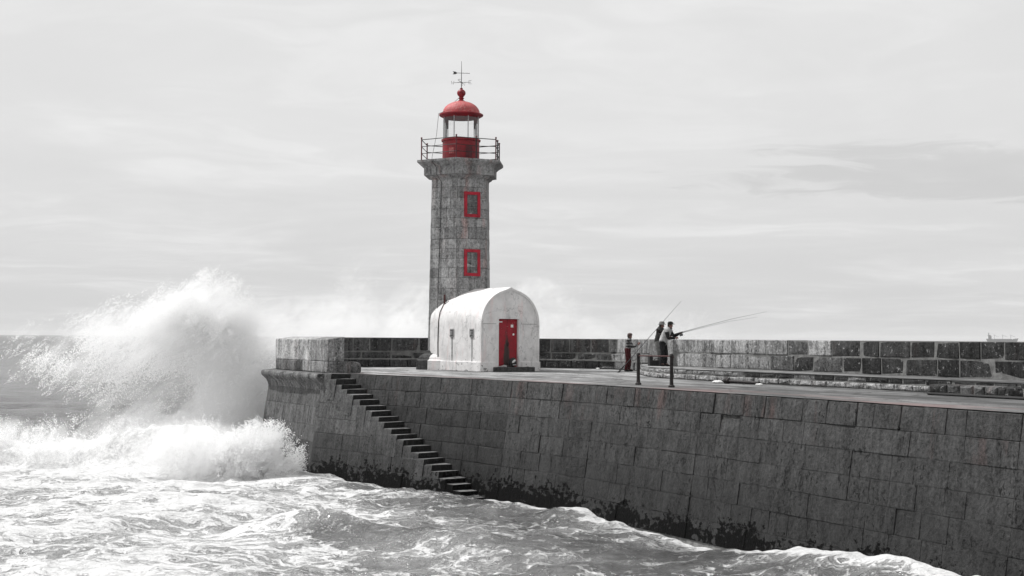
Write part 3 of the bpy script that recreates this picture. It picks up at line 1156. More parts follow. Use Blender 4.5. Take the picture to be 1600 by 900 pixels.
# cornice carrying the gallery
cz = 8.70
cp = [(0.0, cz), (0.02, cz + .06), (0.10, cz + .10), (0.16, cz + .18), (0.34, cz + .22), (0.34, cz + .56), (0.38, cz + .60), (0.44, cz + .66), (0.56, cz + .74), (0.64, cz + .80), (0.64, cz + .90)]
for f in range(6):
    for part in range(2):
        h0, h1 = (0, 0.52) if part == 0 else (0.52, 1)
        V, F = [], []
        for h in (h0 + (0.004 if part else 0), h1 - (0 if part else 0.004)):
            for o, z in cp:
                V.append(hexp(f - 1, TZ1, o).lerp(hexp(f, TZ1, o), h) * 1.0)
                V[-1].z = z
            V.append(hexp(f - 1, TZ1, -0.3).lerp(hexp(f, TZ1, -0.3), h))
            V[-1].z = cz + .90
        k = len(cp) + 1
        for i in range(k - 1):
            F.append((i, k + i, k + i + 1, i + 1))
        F += [tuple(range(k - 1, -1, -1)), tuple(range(k, 2 * k))]
        me = mesh_py('cornice_stone', V, F)
        me.materials.append(M['tower'])
        link('cornice_stone', me, lh, (), color=(ru(0.19, 0.24), 0.5 if f in (0, 5) else .2, 0))
GZ = cz + .91
MB().lathe([(1.9, GZ - .03), (1.9, GZ - .005)], 6, phase=PH + R(30)).build('gallery_floor', M['mortar'], lh)
# railing
HR = 1.98


def hv(i, r=HR):
    a = PH + R(30 + 60 * i)
    return Vector((r * math.cos(a), r * math.sin(a), 0))


for i in range(6):
    a, b = hv(i), hv(i + 1)
    for h in (0.0, 0.5):
        if h == 0.5 and i not in (2, 5, 0):
            continue
        q_ = a.lerp(b, h)
        MB().tube([q_ + Vector((0, 0, GZ - .02)), q_ + Vector((0, 0, GZ + 1.0))], 0.030, 6).build('railing_post', M['rail_red'] if h == 0 else M['rust_black'], lh)
        MB().ball(q_ + Vector((0, 0, GZ + 1.02)), 0.045, 8, 5).build('post_knob', M['rail_red'], lh)
    for zz, rr in ((0.94, 0.020), (0.62, 0.017), (0.30, 0.017)):
        if i == 5 and zz == 0.62:
            MB().tube([a + Vector((0, 0, GZ + zz)), a.lerp(b, .5) + Vector((0, 0, GZ + zz - .04)), b + Vector((0, 0, GZ + zz))], rr, 5).build('rail', M['rust_black'], lh)
        else:
            MB().tube([a + Vector((0, 0, GZ + zz)), b + Vector((0, 0, GZ + zz))], rr, 5).build('rail', M['rust_black'], lh)
# ladder stub hanging outside on the right
ls = hv(0, 2.18)
lad = MB()
lad.tube([ls + Vector((0, 0, GZ + .58)), ls + Vector((0, 0, GZ - .05))], 0.022, 6)
lad.tube([ls + Vector((0, 0, GZ + .55)), hv(0) + Vector((0, 0, GZ + .55))], 0.018, 5)
lad.tube([ls + Vector((0, 0, GZ + .15)), hv(0) + Vector((0, 0, GZ + .15))], 0.018, 5)
lad.build('bracket', M['rust_black'], lh)
# lantern
dz0 = GZ
MB().lathe([(0.86, dz0), (0.86, dz0 + .96), (0.91, dz0 + 0.98), (0.92, dz0 + 1.06), (0.86, dz0 + 1.08), (0.7, dz0 + 1.085)], 28).build('lantern_drum', M['red'], lh, smooth=True)
# riveted hatch plates on the drum
for ang, w2, z0, z1, mm in ((-118, 9, .34, .62, M['red_dome']), (-62, 11, .18, .72, M['rail_red'])):
    V = []
    for z in (z0, z1):
        for da in (-w2, 0, w2):
            a = R(ang + da)
            V.append((0.872 * math.cos(a), 0.872 * math.sin(a), dz0 + z))
    MB().add(V, [(0, 1, 4, 3), (1, 2, 5, 4)]).build('hatch_plate', mm, lh)
gz0, gz1 = dz0 + 1.08, dz0 + 2.10
NP = 8
for i in range(NP):
    a = R(-87.9 + 22.5 + 360 / NP * i)
    q_ = Vector((0.85 * math.cos(a), 0.85 * math.sin(a), 0))
    MB().tube([q_ + Vector((0, 0, gz0 - .01)), q_ + Vector((0, 0, gz1 + .02))], 0.020, 6).build('mullion', M['galv'], lh)
    b = R(-87.9 + 22.5 + 360 / NP * (i + 1))
    pb = MB()
    V = []
    for r_ in (0.835, 0.825):
        for aa in (a + .03, (a + b) / 2, b - .03):
            for z in (gz0, gz1):
                V.append((r_ * math.cos(aa), r_ * math.sin(aa), z))
    pb.add(V, [(0, 2, 3, 1), (2, 4, 5, 3)])
    pb.build('pane', M['glass'], lh)
MB().lathe([(0.20, gz0 - .02), (0.22, gz0 + .02), (0.18, gz0 + .08), (0.08, gz0 + .12), (0.0, gz0 + .125)], 16).build('lamp', M['galv'], lh, smooth=True)
ez = gz1
dome = [(0.84, ez - .03), (0.86, ez + .0), (0.93, ez + .03), (1.0, ez + .07), (1.03, ez + .10), (1.03, ez + .15), (0.99, ez + .17), (0.88, ez + .20)]
MB().lathe(dome, 32).build('eave', M['red'], lh, smooth=True)
MB().lathe([(0.87, ez + .19)] + [(0.87 * math.cos(R(t_)), ez + .20 + 0.58 * math.sin(R(t_))) for t_ in range(8, 82, 9)] + [(0.10, ez + .785)], 32).build('dome', M['red_dome'], lh, smooth=True)
bz = ez + .78
MB().lathe([(0.17, bz - .03), (0.16, bz + .02), (0.10, bz + .05), (0.10, bz + .10), (0.14, bz + .13), (0.09, bz + .18), (0.12, bz + .22), (0.185, bz + .30), (0.205, bz + .38), (0.185, bz + .46), (0.12, bz + .53), (0.06, bz + .56), (0.07, bz + .60), (0.03, bz + .63)], 20).build('finial', M['red'], lh, smooth=True)
# weather vane
vz = bz + .60
wv = MB().tube([(0, 0, vz), (0, 0, vz + .6), (0, 0, vz + 1.28)], [0.020, 0.016, 0.008], 6).build('weather_vane', M['iron'], lh)
ar = MB()
d = Vector((0.97, -0.15, -0.05)).normalized()
c0 = Vector((0, 0, vz + .72))
ar.tube([c0 - d * 0.32, c0 + d * 0.40], 0.013, 5)
ar.lathe([(0.0, -.05), (0.035, -.05), (0.0, .08)], 6)
up = Vector((0, 0, 1))
n_ = d.cross(up).normalized()
for s_ in (-1, 1):
    v = [c0 - d * .18, c0 - d * .28 + up * .06 * s_, c0 - d * .42 + up * .07 * s_, c0 - d * .36]
    ar.add([q_ + n_ * .008 for q_ in v] + [q_ - n_ * .008 for q_ in v], [(0, 1, 2, 3), (7, 6, 5, 4), (0, 4, 5, 1), (1, 5, 6, 2), (2, 6, 7, 3), (3, 7, 4, 0)])
# move the arrow head cone built at origin
for i_, q_ in enumerate(ar.v):
    pass
ar.build('arrow', M['iron'], wv)
cr = MB()
c1 = Vector((0, 0, vz + .28))
for ang in (-12, 78):
    dd = Vector((math.cos(R(ang)), math.sin(R(ang)), 0))
    cr.tube([c1 - dd * .38, c1 + dd * .38], 0.011, 5)
cr.build('cross_arms', M['iron'], wv)


def letter(strokes, c, dd, name):
    k = MB()
    for st_ in strokes:
        k.tube([c + dd * (a - .5) * .12 + up * (b - .5) * .16 for a, b in st_], 0.010, 5)
    k.build(name, M['iron'], wv)


X1 = Vector((1, 0, 0))
eA, eB = Vector((math.cos(R(-12)), math.sin(R(-12)), 0)), Vector((math.cos(R(78)), math.sin(R(78)), 0))
letter([[(1, 1), (0, 1), (0, 0), (1, 0)], [(0, .5), (.8, .5)]], c1 + eA * .42, X1, 'letter')
letter([[(0, 1), (.25, 0), (.5, .7), (.75, 0), (1, 1)]], c1 - eA * .42, X1, 'letter')
letter([[(0, 0), (0, 1), (1, 0), (1, 1)]], c1 + eB * .42, X1, 'letter')
letter([[(1, .9), (.5, 1), (0, .8), (.2, .55), (.8, .45), (1, .2), (.5, 0), (0, .1)]], c1 - eB * .42, X1, 'letter')
# lightning conductor: finial to gallery, then down the corner-left face
hpf = lambda h, z, o: hexp(4, z, o).lerp(hexp(5, z, o), h)
cond = MB()
cond.tube([(-.05, -.05, bz + .2), (-.80, -.40, ez + .22), (-1.02, -.6, ez + .1)], 0.010, 5)
cond.tube([(-1.02, -.6, ez + .1), (-1.1, -.75, ez - .9), hpf(.40, TZ1, .66) + Vector((0, 0, .9)), hpf(.40, TZ1, .67) + Vector((0, 0, .72))], 0.010, 5)
cond.tube([hpf(.40, TZ1, .67) + Vector((0, 0, .72)), hpf(.40, TZ1, .37) + Vector((0, 0, .45)), hpf(.40, TZ1, .37) + Vector((0, 0, .15)), hpf(.40, 8.6, .03), hpf(.38, 6.5, .03), hpf(.36, 4.5, .03), hpf(.34, 2.6, .03)], 0.013, 5)
for zc in (7.6, 6.4, 5.2, 4.0):
    cond.box((-.03, -.03, -.02), (.03, .03, .02), M=Matrix.Translation(hpf(.37, zc, .03)))
cond.build('lightning_conductor', M['iron'], lh)

# ------------------------------------------------------------------ white hut in front of the tower
HA = math.atan2(0.55, 0.84)
HW, HL, HS = 3.04, 4.4, 2.08
ho = thing('hut', 'whitewashed barrel vaulted hut with a red door at the foot of the lighthouse', 'hut', (-1.33, 61.5, DECK + 0.004), HA)


def vault(r_in=0.0, n=22):
    r = HW / 2 - r_in
    pts = [(r_in, 0.0), (r_in, HS * .5), (r_in, HS)]
    for i in range(1, n):
        a = math.pi - math.pi * i / n
        x = HW / 2 + r * math.cos(a)
        z = HS + r * math.sin(a) * (1.50 / 1.52)
        d_ = abs(x - HW / 2)
        z += 0.11 * math.exp(-(d_ / 0.17) ** 1.3)
        pts.append((x, z))
    pts += [(HW - r_in, HS), (HW - r_in, HS * .5), (HW - r_in, 0.0)]
    return pts


po, pi_ = vault(0.0, 44), vault(0.10, 44)
ny = 16
V, F = [], []
k = len(po)
for j in range(ny + 1):
    y = -0.03 + (HL + .03) * j / ny
    for x, z in po:
        V.append((x, y, z))
base = 0
for j in range(ny):
    for i in range(k - 1):
        F.append((j * k + i + 1, j * k + i, (j + 1) * k + i, (j + 1) * k + i + 1))
i0 = len(V)
V += [(x, -0.03, z) for x, z in pi_] + [(x, 0.25, z) for x, z in pi_]
for i in range(k - 1):
    F.append((i, i + 1, i0 + i + 1, i0 + i))
    F.append((i0 + i, i0 + i + 1, i0 + k + i + 1, i0 + k + i))
F.append(tuple((ny * k) + i for i in range(k)))
me = mesh_py('vault', V, F, True)
me.set_sharp_from_angle(angle=R(50))
co = np.array([v[:] for v in V])
# fine side grid carries the rust runs below the vents
stn = np.zeros(len(V), np.float32)
me.attributes.new('stain', 'FLOAT', 'POINT').data.foreach_set('value', stn)
link('vault', me, ho, (M['white'],))
# front wall with the doorway
D0, D1, DZ0, DZ1 = 0.92, 1.95, 0.20, 2.30
xs = sorted(set([round(x, 4) for x, z in pi_] + [D0, D1]))


def ztop(x):
    for (xa, za), (xb, zb) in zip(pi_[2:-2], pi_[3:-2]):
        if xa - 1e-6 <= x <= xb + 1e-6 and xb > xa:
            return za + (zb - za) * (x - xa) / (xb - xa)
    return HS


fw = MB()
for xa, xb in zip(xs, xs[1:]):
    zb = DZ1 if (xa >= D0 - 1e-6 and xb <= D1 + 1e-6) else 0.0
    fw.add([(xa, 0, zb), (xb, 0, zb), (xb, 0, ztop(xb)), (xa, 0, ztop(xa))], [(0, 1, 2, 3)])
fw.add([(D0, 0, 0), (D0, .22, 0), (D0, .22, DZ1), (D0, 0, DZ1)], [(0, 1, 2, 3)])
fw.add([(D1, 0, 0), (D1, .22, 0), (D1, .22, DZ1), (D1, 0, DZ1)], [(3, 2, 1, 0)])
fw.add([(D0, 0, DZ1), (D1, 0, DZ1), (D1, .22, DZ1), (D0, .22, DZ1)], [(3, 2, 1, 0)])
fw.add([(D0, .22, 0), (D1, .22, 0), (D1, .22, DZ0), (D0, .22, DZ0)], [(0, 1, 2, 3)])
fo_ = fw.build('front_wall', M['white'], ho)
# scored joint at springing level
jm = MB()
jm.box((0.12, -0.006, HS - .008), (D0 - .14, 0.01, HS + .008))
jm.box((D1 + .12, -0.006, HS - .008), (HW - .12, 0.01, HS + .008))
jm.build('joint', M['mortar_pale'], ho)
# plinth
pm = MB()
PHH = 0.42
pm.box((-.05, -.055, 0), (D0 - .16, 0.05, PHH))
pm.box((D1 + .16, -.055, 0), (HW + .05, 0.05, PHH))
pm.box((-.05, 0.051, 0), (0.05, HL, PHH))
pm.box((HW - .05, 0.051, 0), (HW + .05, HL, PHH))
plo = pm.build('plinth', M['white'], ho)
bv = plo.modifiers.new('bevel', 'BEVEL')
bv.width = 0.02
bv.segments = 2
# door: two red leaves, rust worn
m, t = mat('door_red')
tc = t.node('ShaderNodeTexCoord').outputs['Object']
p = t.pos()
n = t.noise(p, 3.0, 6, 0.68)
n2 = t.noise(t.scalev(p, (7, 7, 1.4)), 1.6, 6, 0.7)
ox, oy, oz = t.xyz(tc)
c = t.mixc(t.ramp(n, 0.35, 0.7), (0.30, 0.004, 0.016), (0.20, 0.004, 0.012))
xm = t.math('ABSOLUTE', t.math('SUBTRACT', ox, 1.40))
wear = t.math('ADD', t.ramp(xm, 0.02, 0.30, 0.34, -0.25), t.ramp(oz, 0.3, 1.9, 0.12, -0.30))
wear = t.math('ADD', wear, t.math('SUBTRACT', n2, 0.5))
c = t.mixc(t.ramp(wear, 0.02, 0.24), c, (0.040, 0.022, 0.020))
sp_ = t.ramp(t.noise(p, 17.0, 3, 0.6), 0.68, 0.71)
c = t.mixc(t.math('MULTIPLY', sp_, t.ramp(oz, 1.3, 2.2)), c, (0.62, 0.45, 0.45))
nb = t.bump(n2, 0.4, 0.02)
t.out(t.principled(c, 0.55, nb, 0.4))
M['door'] = m
mid = (D0 + D1) / 2 + 0.0
for xa, xb in ((D0 + .01, mid - .006), (mid + .006, D1 - .01)):
    dl = MB().box((xa, 0.12, DZ0 + .01), (xb, 0.17, DZ1 - .01)).build('door_leaf', M['door'], ho)
    k = MB()
    for za, zb in ((DZ0 + .12, DZ0 + .16), (DZ0 + 1.0, DZ0 + 1.05), (DZ1 - .2, DZ1 - .16)):
        k.box((xa + .01, 0.105, za), (xb - .01, 0.119, zb))
    k.build('ledge', M['door'], dl)
hd_ = MB()
hd_.box((mid + .02, 0.09, 1.10), (mid + .06, .119, 1.28))
hd_.tube([(mid - .05, .08, 1.2), (mid + .08, .08, 1.2)], 0.015, 6)
hd_.build('door_bolt', M['rust_black'], ho)
nt = MB()
nt.box((mid + .18, .10, 1.93), (mid + .30, .119, 2.05))
nt.ball((mid + .32, .112, 1.62), 0.05, 10, 6, scale=(1, .3, 1))
nt.box((D0 + .07, .112, 2.12), (D0 + .25, .119, 2.19))
nt.build('paper_scrap', M['white_scrap'], ho)
# doorstep
ds = MB().box((0.60, -0.62, 0.0), (2.42, -0.056, 0.20)).box((D0 - .155, -.0555, 0.0), (D1 + .155, 0.21, 0.199))
dso = ds.build('doorstep', M['tower'], ho, color=(0.060, 0.1, 0.1))
bv = dso.modifiers.new('bevel', 'BEVEL')
bv.width = 0.015
# vents on the side wall with rust runs under them
m, t = mat('vent_run')
p = t.pos()
n2 = t.noise(t.scalev(p, (14, 14, 0.8)), 1.5, 5, 0.7)
c = t.mixc(t.ramp(n2, 0.35, 0.65), 0.16, 0.42)
t.out(t.principled(c, 0.9))
M['run'] = m
for vy in (2.42, 0.733):
    vt = MB().box((-.035, vy - .16, 1.49), (0.0, vy + .16, 1.86)).build('vent', M['galv'], ho, color=(0.2, 0, 0))
    k = MB()
    for i in range(4):
        k.box((-.055, vy - .11, 1.535 + i * .08), (-.036, vy + .11, 1.57 + i * .08))
    k.build('vent_slats', M['iron'], vt)
    MB().box((-.05, vy - .03, 1.60), (-.0551, vy + .06, 1.74)).build('vent_cover', M['galv'], vt)
    # streak: thin uneven rust and soot film on the wall
    V, F = [], []
    nn = 14
    for i in range(nn + 1):
        z = 1.485 - (1.485 - .44) * i / nn
        wd = 0.075 * (1 - .35 * i / nn) + ru(-.012, .012)
        V += [(-.004, vy - wd, z), (-.004, vy + wd, z)]
    for i in range(nn):
        F.append((2 * i, 2 * i + 1, 2 * i + 3, 2 * i + 2))
    link('rust_run', mesh_py('rust_run', V, F), ho, (M['run'],))
# cable and rod at the back of the side wall
cb = MB()
cb.tube([(0.55, 3.65, 3.30), (0.30, 3.63, 3.06), (0.06, 3.62, 2.62), (-.02, 3.62, 2.16), (-.02, 3.66, 1.2), (-.02, 3.64, .45)], 0.020, 6)
cb.build('cable', M['iron'], ho)
MB().tube([(0.30, 3.62, 3.0), (0.30, 3.62, 3.42)], 0.045, 6).build('rod', M['rust_red'], ho)
MB().box((0.0, -.012, 0), (.05, .012, 1)).mesh('x')

# dark rucksack on the doorstep
bg_ = thing('rucksack', 'dark rucksack with a white patch slumped on the doorstep by the red door', 'bag', (0.05, 62.1, DECK + 0.206), HA)
k = MB()
k.ball((0, 0, .20), 0.2, 14, 9, scale=(1.0, .7, 1.0))
k.ball((.02, -.03, .33), 0.11, 10, 7, scale=(1.0, .8, .75))
k.build('bag_body', M['black'], bg_, smooth=True)
MB().ball((-.02, -.125, .25), 0.085, 10, 6, scale=(1.3, .35, .6), M=Matrix.Rotation(R(-35), 3, 'Y')).build('patch', M['white_scrap'], bg_, smooth=True)
MB().ball((.02, -.12, .09), 0.07, 10, 6, scale=(1.5, .4, .5)).build('pocket', M['galv'], bg_, smooth=True)
MB().tube([(-.12, -.05, .36), (-.16, -.1, .2), (-.2, -.12, .04), (-.38, -.14, .03)], 0.02, 6).build('strap', M['black'], bg_)
sc_ = thing('cloth', 'grey crumpled cloth lying on the doorstep beside the rucksack', 'cloth', (-0.36, 61.85, DECK + 0.206), HA)
V, F = [], []
for i in range(9):
    for j in range(6):
        x, y = i / 8 - .5, j / 5 - .5
        V.append((x * .55, y * .22, 0.01 + .09 * max(0, 1 - (abs(x) * 2) ** 2) * max(0, 1 - (abs(y) * 2) ** 2) * (0.6 + .6 * math.sin(9 * x + 5 * y))))
for i in range(8):
    for j in range(5):
        F.append((i * 6 + j, i * 6 + 6 + j, i * 6 + 7 + j, i * 6 + j + 1))
link('cloth_sheet', mesh_py('cloth_sheet', V, F, True), sc_, (M['galv'],))

# ------------------------------------------------------------------ small things on the deck
rl = thing('railing', 'short rusty railing of two iron posts and one rail at the quay edge', 'railing', (4.5, 44.7, DECK))
pa, pb_ = Vector((-0.42, 1.1, 0)), Vector((0.40, -1.1, 0))
for q_, mm in ((pa, M['rust_black']), (pb_, M['rust_black'])):
    k = MB().lathe([(0.10, 0.0), (0.10, .05), (0.062, .08), (0.056, .2), (0.052, .9), (0.066, .92), (0.066, .98), (0.045, 1.02), (0.0, 1.03)], 10, center=(q_.x, q_.y))
    k.build('post', mm, rl, smooth=True)
    MB().tube([q_ + Vector((0, 0, .93)), q_ + Vector((.06, -.06, .93))], 0.02, 6).build('rail_socket', M['rust_red'], rl)
MB().tube([pa + Vector((0, 0, .93)), pb_ + Vector((0, 0, .95))], 0.022, 6).build('rail', M['rust_red'], rl)

fpst = thing('fallen_post', 'dark iron post lying on the deck at the foot of the raised walk', 'post', (7.55, 47.0, DECK), math.atan2(-1.1, .95))
k = MB()
k.tube([(-.62, 0, .09), (-.48, 0, .1), (-.44, 0, .08), (.72, 0, .06), (.80, 0, .06)], [0.10, 0.10, 0.06, 0.052, 0.06], 10)
k.build('shaft', M['rust_black'], fpst, smooth=True)
MB().ball((-.60, .0, .10), 0.115, 10, 7).build('post_head', M['rust_black'], fpst, smooth=True)

kb = thing('stone_kerb', 'low row of dark reddish stones with a rounded end in front of the raised walk', 'kerb', (12.2, 37.9, DECK), math.atan2(-2.15, 1.35))
xsk = [-1.25, -.62, -.18, .25, .62, 1.05, 1.35]
for i, (a, b) in enumerate(zip(xsk, xsk[1:])):
    def fn(x, y, dd, a=a, b=b):
        return Vector((a + (b - a) * x, -.22 - dd, .005 + .30 * y))
    me = stone_mesh(fn, 0.5, Vector((0, 0, 0)), gap=0.006, ch=0.05, bulge=0.02, jit=0.02)
    me.materials.append(M['parapet'])
    link('stone', me, kb, (), color=((0.03, 0.07, 0.10, 0.09, 0.10, 0.03)[i], 0.5, 0.0))
link('end_stone', MB().lathe([(0.24, 0.005), (0.25, .1), (0.23, .26), (0.16, .31), (0.0, .315)], 14, center=(1.36, .03)).mesh('end_stone', True), kb, (M['parapet'],), color=(0.03, 0.3, 0))
hs = thing('hose', 'black hose lying along the foot of the low stone row', 'hose', (12.0, 37.4, DECK + .04), 0)
k = MB()
pts = [(-.55, 1.75, 0), (-.62, 1.45, 0), (-.35, .9, 0), (.25, -.25, 0), (.9, -1.5, 0), (1.6, -2.9, 0), (2.6, -5.0, 0)]
k.tube(pts, 0.04, 8)
hs_o = k.build('hose_line', M['black'], hs, smooth=True)
for (x, y, s_, lb) in ((12.0, 38.0, .10, 'crumpled white scrap lying beside the black hose'), (7.0, 48.0, .12, 'white rag lying by the head of the fallen post'),
                       (4.15, 68.0, .09, 'white scrap on the deck near the person in striped jumper'), (8.0, 46.0, .08, 'small pale rubble lump lying by the raised walk')):
    o_ = thing('scrap', lb, 'litter', (x, y, DECK))
    k = MB()
    for i in range(4):
        k.ball((ru(-s_, s_) * 1.2, ru(-s_, s_), s_ * .3), s_ * ru(.5, .9), 7, 5, scale=(1.3, 1, .6))
    k.build('scrap_lump', M['white_scrap'], o_)

# ------------------------------------------------------------------ people
def cloth(name, c, rough=0.85, stripes=None):
    m, t = mat(name)
    p = t.pos()
    n = t.noise(p, 9.0, 4, 0.6)
    col = t.mixc(t.ramp(n, 0.3, 0.7), tuple(x * .75 for x in c), tuple(x * 1.2 for x in c))
    if stripes:
        oz = t.xyz(t.node('ShaderNodeTexCoord').outputs['Object'])[2]
        s_ = t.math('FRACT', t.math('MULTIPLY', oz, 1.0 / 0.135))
        col = t.mixc(t.ramp(s_, 0.52, 0.56), col, stripes)
    nb = t.bump(n, 0.5, 0.03)
    t.out(t.principled(col, rough, nb, 0.2))
    return m


M['skin'] = cloth('skin', (0.22, 0.125, 0.11), 0.6)
M['vest'] = cloth('pale_vest', (0.40, 0.40, 0.40))
M['darkcloth'] = cloth('dark_cloth', (0.012, 0.012, 0.013))
M['jacket'] = cloth('charcoal_jacket', (0.030, 0.029, 0.029))
M['greytrs'] = cloth('grey_trousers', (0.16, 0.16, 0.155))
M['redtrs'] = cloth('dark_red_trousers', (0.055, 0.008, 0.010))
M['jumper'] = cloth('striped_jumper', (0.035, 0.035, 0.036), stripes=(0.20, 0.20, 0.20))
M['hat'] = cloth('grey_hat', (0.15, 0.148, 0.145))
M['capd'] = cloth('dark_cap', (0.020, 0.021, 0.020))
M['capr'] = cloth('brownish_cap', (0.09, 0.060, 0.058))
M['hair'] = cloth('dark_hair', (0.03, 0.024, 0.022))
M['shoe'] = cloth('shoes', (0.018, 0.016, 0.016))
M['eye'] = m_plain('eye', (0.02, 0.02, 0.02), 0.2)


def seg_d(p, a, b):
    ab = b - a
    h = max(0, min(1, (p - a).dot(ab) / max(ab.length_squared, 1e-9)))
    return (p - (a + ab * h)).length


def hand_mesh(k, wrist, fdir, pdir, curl=1.1, s=1.0):
    """palm and five curled fingers; fdir: along the palm, pdir: the way the palm faces"""
    f = fdir.normalized()
    p_ = (pdir - f * pdir.dot(f)).normalized()
    sd = f.cross(p_)
    pal = [wrist, wrist + f * .045 * s, wrist + f * .085 * s]
    k.tube(pal, [.026 * s, .036 * s, .034 * s], 8)
    for i, (o, ln) in enumerate(((-.030, .070), (-.010, .080), (.010, .075), (.030, .060))):
        q_ = wrist + f * .085 * s + sd * o * s
        d_ = f.copy()
        pts = [q_]
        for j in range(3):
            a = curl * (j + .6) / 2.2 + .08 * i
            d_ = f * math.cos(a) + p_ * math.sin(a)
            pts.append(pts[-1] + d_ * ln * s / 3)
        k.tube(pts, [.0105 * s, .010 * s, .009 * s, .007 * s], 6)
    q_ = wrist + f * .03 * s - sd * .03 * s
    k.tube([q_, q_ + (f * .6 - sd * .6 + p_ * .4) * .035 * s, q_ + (f * 1.0 - sd * .6 + p_ * 1.0) * .05 * s], [.013 * s, .011 * s, .008 * s], 6)


def person(label, loc, yaw, J, top, legs_m, vest=None, hat='cap', hatm=None, group=None, fat=1.0, sleeve=None):
    """J: joint name -> (x forward, y left, z up)"""
    root = thing('person', label, 'person', loc, yaw, group)
    J = {k_: Vector(v) for k_, v in J.items()}
    rad = dict(pelvis=.150, waist=.145 * fat, chest=.160 * fat, upper=.125, neck=.062, jaw=.072, skull=.098, crown=.070, nose=.018,
               hipL=.105, hipR=.105, kneeL=.072, kneeR=.072, ankL=.048, ankR=.048, toeL=.038, toeR=.038, heelL=.045, heelR=.045,
               shL=.078, shR=.078, elL=.052, elR=.052, wrL=.032, wrR=.032)
    bones = [('pelvis', 'waist', 'torso'), ('waist', 'chest', 'torso'), ('chest', 'upper', 'torso'), ('upper', 'neck', 'neck'), ('neck', 'jaw', 'head'),
             ('jaw', 'skull', 'head'), ('skull', 'crown', 'head'), ('jaw', 'nose', 'head')]
    for s_ in 'LR':
        bones += [('pelvis', 'hip' + s_, 'leg'), ('hip' + s_, 'knee' + s_, 'leg'), ('knee' + s_, 'ank' + s_, 'leg'), ('ank' + s_, 'toe' + s_, 'foot'),
                  ('upper', 'sh' + s_, 'torso'), ('sh' + s_, 'el' + s_, 'arm'), ('el' + s_, 'wr' + s_, 'arm')]
    names = [n_ for n_ in rad if n_ in J]
    idx = {n_: i for i, n_ in enumerate(names)}
    me = bpy.data.meshes.new('body')
    me.from_pydata([J[n_] for n_ in names], [(idx[a], idx[b]) for a, b, _ in bones if a in idx and b in idx], [])
    ob = bpy.data.objects.new('body_tmp', me)
    C.objects.link(ob)
    sk = ob.modifiers.new('skin', 'SKIN')
    lay_ = me.skin_vertices[0].data
    for n_ in names:
        lay_[idx[n_]].radius = (rad[n_], rad[n_] * (0.80 if n_ in ('chest', 'waist', 'pelvis') else 1.0))
        lay_[idx[n_]].use_root = (n_ == 'pelvis')
    ss = ob.modifiers.new('sub', 'SUBSURF')
    ss.levels = ss.render_levels = 2
    dg = bpy.context.evaluated_depsgraph_get()
    ev = ob.evaluated_get(dg)
    body = bpy.data.meshes.new_from_object(ev)
    body.name = 'body'
    bpy.data.objects.remove(ob)
    body.materials.clear()
    body.materials.append(M['skin'])
    body.shade_smooth()
    tags = []
    for pl_ in body.polygons:
        c_ = Vector(pl_.center)
        tags.append(min(bones, key=lambda b: seg_d(c_, J[b[0]], J[b[1]]) / (rad[b[0]] + rad[b[1]]))[2])
    link('body', body, root)

    def shell(name, want, off, mm, zmax=None, zmin=None):
        bm = bmesh.new()
        bm.from_mesh(body)
        bm.faces.ensure_lookup_table()
        kill = []
        for f_ in bm.faces:
            tg = tags[f_.index]
            c_ = f_.calc_center_median()
            ok = tg in want
            if zmax is not None and c_.z > zmax:
                ok = False
            if zmin is not None and c_.z < zmin:
                ok = False
            if not ok:
                kill.append(f_)
        nr = {v.index: v.normal.copy() for v in bm.verts}
        for v in bm.verts:
            v.co += nr[v.index] * (off + 0.006 * math.sin(v.co.z * 40 + v.co.x * 30))
        bmesh.ops.delete(bm, geom=kill, context='FACES')
        me_ = bpy.data.meshes.new(name)
        bm.to_mesh(me_)
        bm.free()
        me_.shade_smooth()
        o_ = link(name, me_, root, (mm,))
        so_ = o_.modifiers.new('thick', 'SOLIDIFY')
        so_.thickness = 0.012
        return o_
    hip = J['pelvis'].z
    shell('trousers', ('leg', 'torso'), 0.030, legs_m, zmax=hip + .12)
    shell('jumper' if sleeve is None else 'shirt', ('torso', 'arm', 'neck'), 0.016, sleeve or top, zmin=hip - .06)
    if vest is not None:
        shell('vest', ('torso',), 0.040, vest, zmin=hip - .14)
    for s_ in 'LR':
        k_ = MB()
        a, b = J['ank' + s_], J['toe' + s_]
        d_ = Vector((b.x - a.x, b.y - a.y, 0)).normalized()
        q_ = Vector((a.x, a.y, 0))
        zb = min(a.z, b.z) - .055
        k_.tube([q_ - d_ * .07 + Vector((0, 0, zb + .05)), q_ + d_ * .0 + Vector((0, 0, zb + .06)), q_ + d_ * .11 + Vector((0, 0, zb + .045)), q_ + d_ * .19 + Vector((0, 0, zb + .035))], [.042, .055, .05, .030], 8)
        k_.build('shoe', M['shoe'], root, smooth=True)
        hk = MB()
        wr, el = J['wr' + s_], J['el' + s_]
        hand_mesh(hk, wr, (wr - el).normalized() * .7 + Vector((.5, 0, .1)), Vector((0, 1 if s_ == 'R' else -1, -.3)))
        hk.build('hand', M['skin'], root, smooth=True)
    # face
    fw_ = (J['nose'] - J['jaw'])
    fw_.z = 0
    fw_.normalize()
    lf = Vector((-fw_.y, fw_.x, 0))
    sk_ = J['skull']
    for s_ in (1, -1):
        MB().ball(sk_ + fw_ * .083 + lf * .032 * s_ - Vector((0, 0, .015)), .011, 8, 6).build('eye', M['eye'], root)
        MB().ball(sk_ - fw_ * .005 + lf * .095 * s_ - Vector((0, 0, .03)), .028, 8, 6, scale=(.7, .35, 1.1)).build('ear', M['skin'], root)
    MB().ball(J['jaw'] + fw_ * .064 - Vector((0, 0, .012)), .022, 8, 5, scale=(.4, 1.0, .3)).build('mouth', M['redtrs'], root)
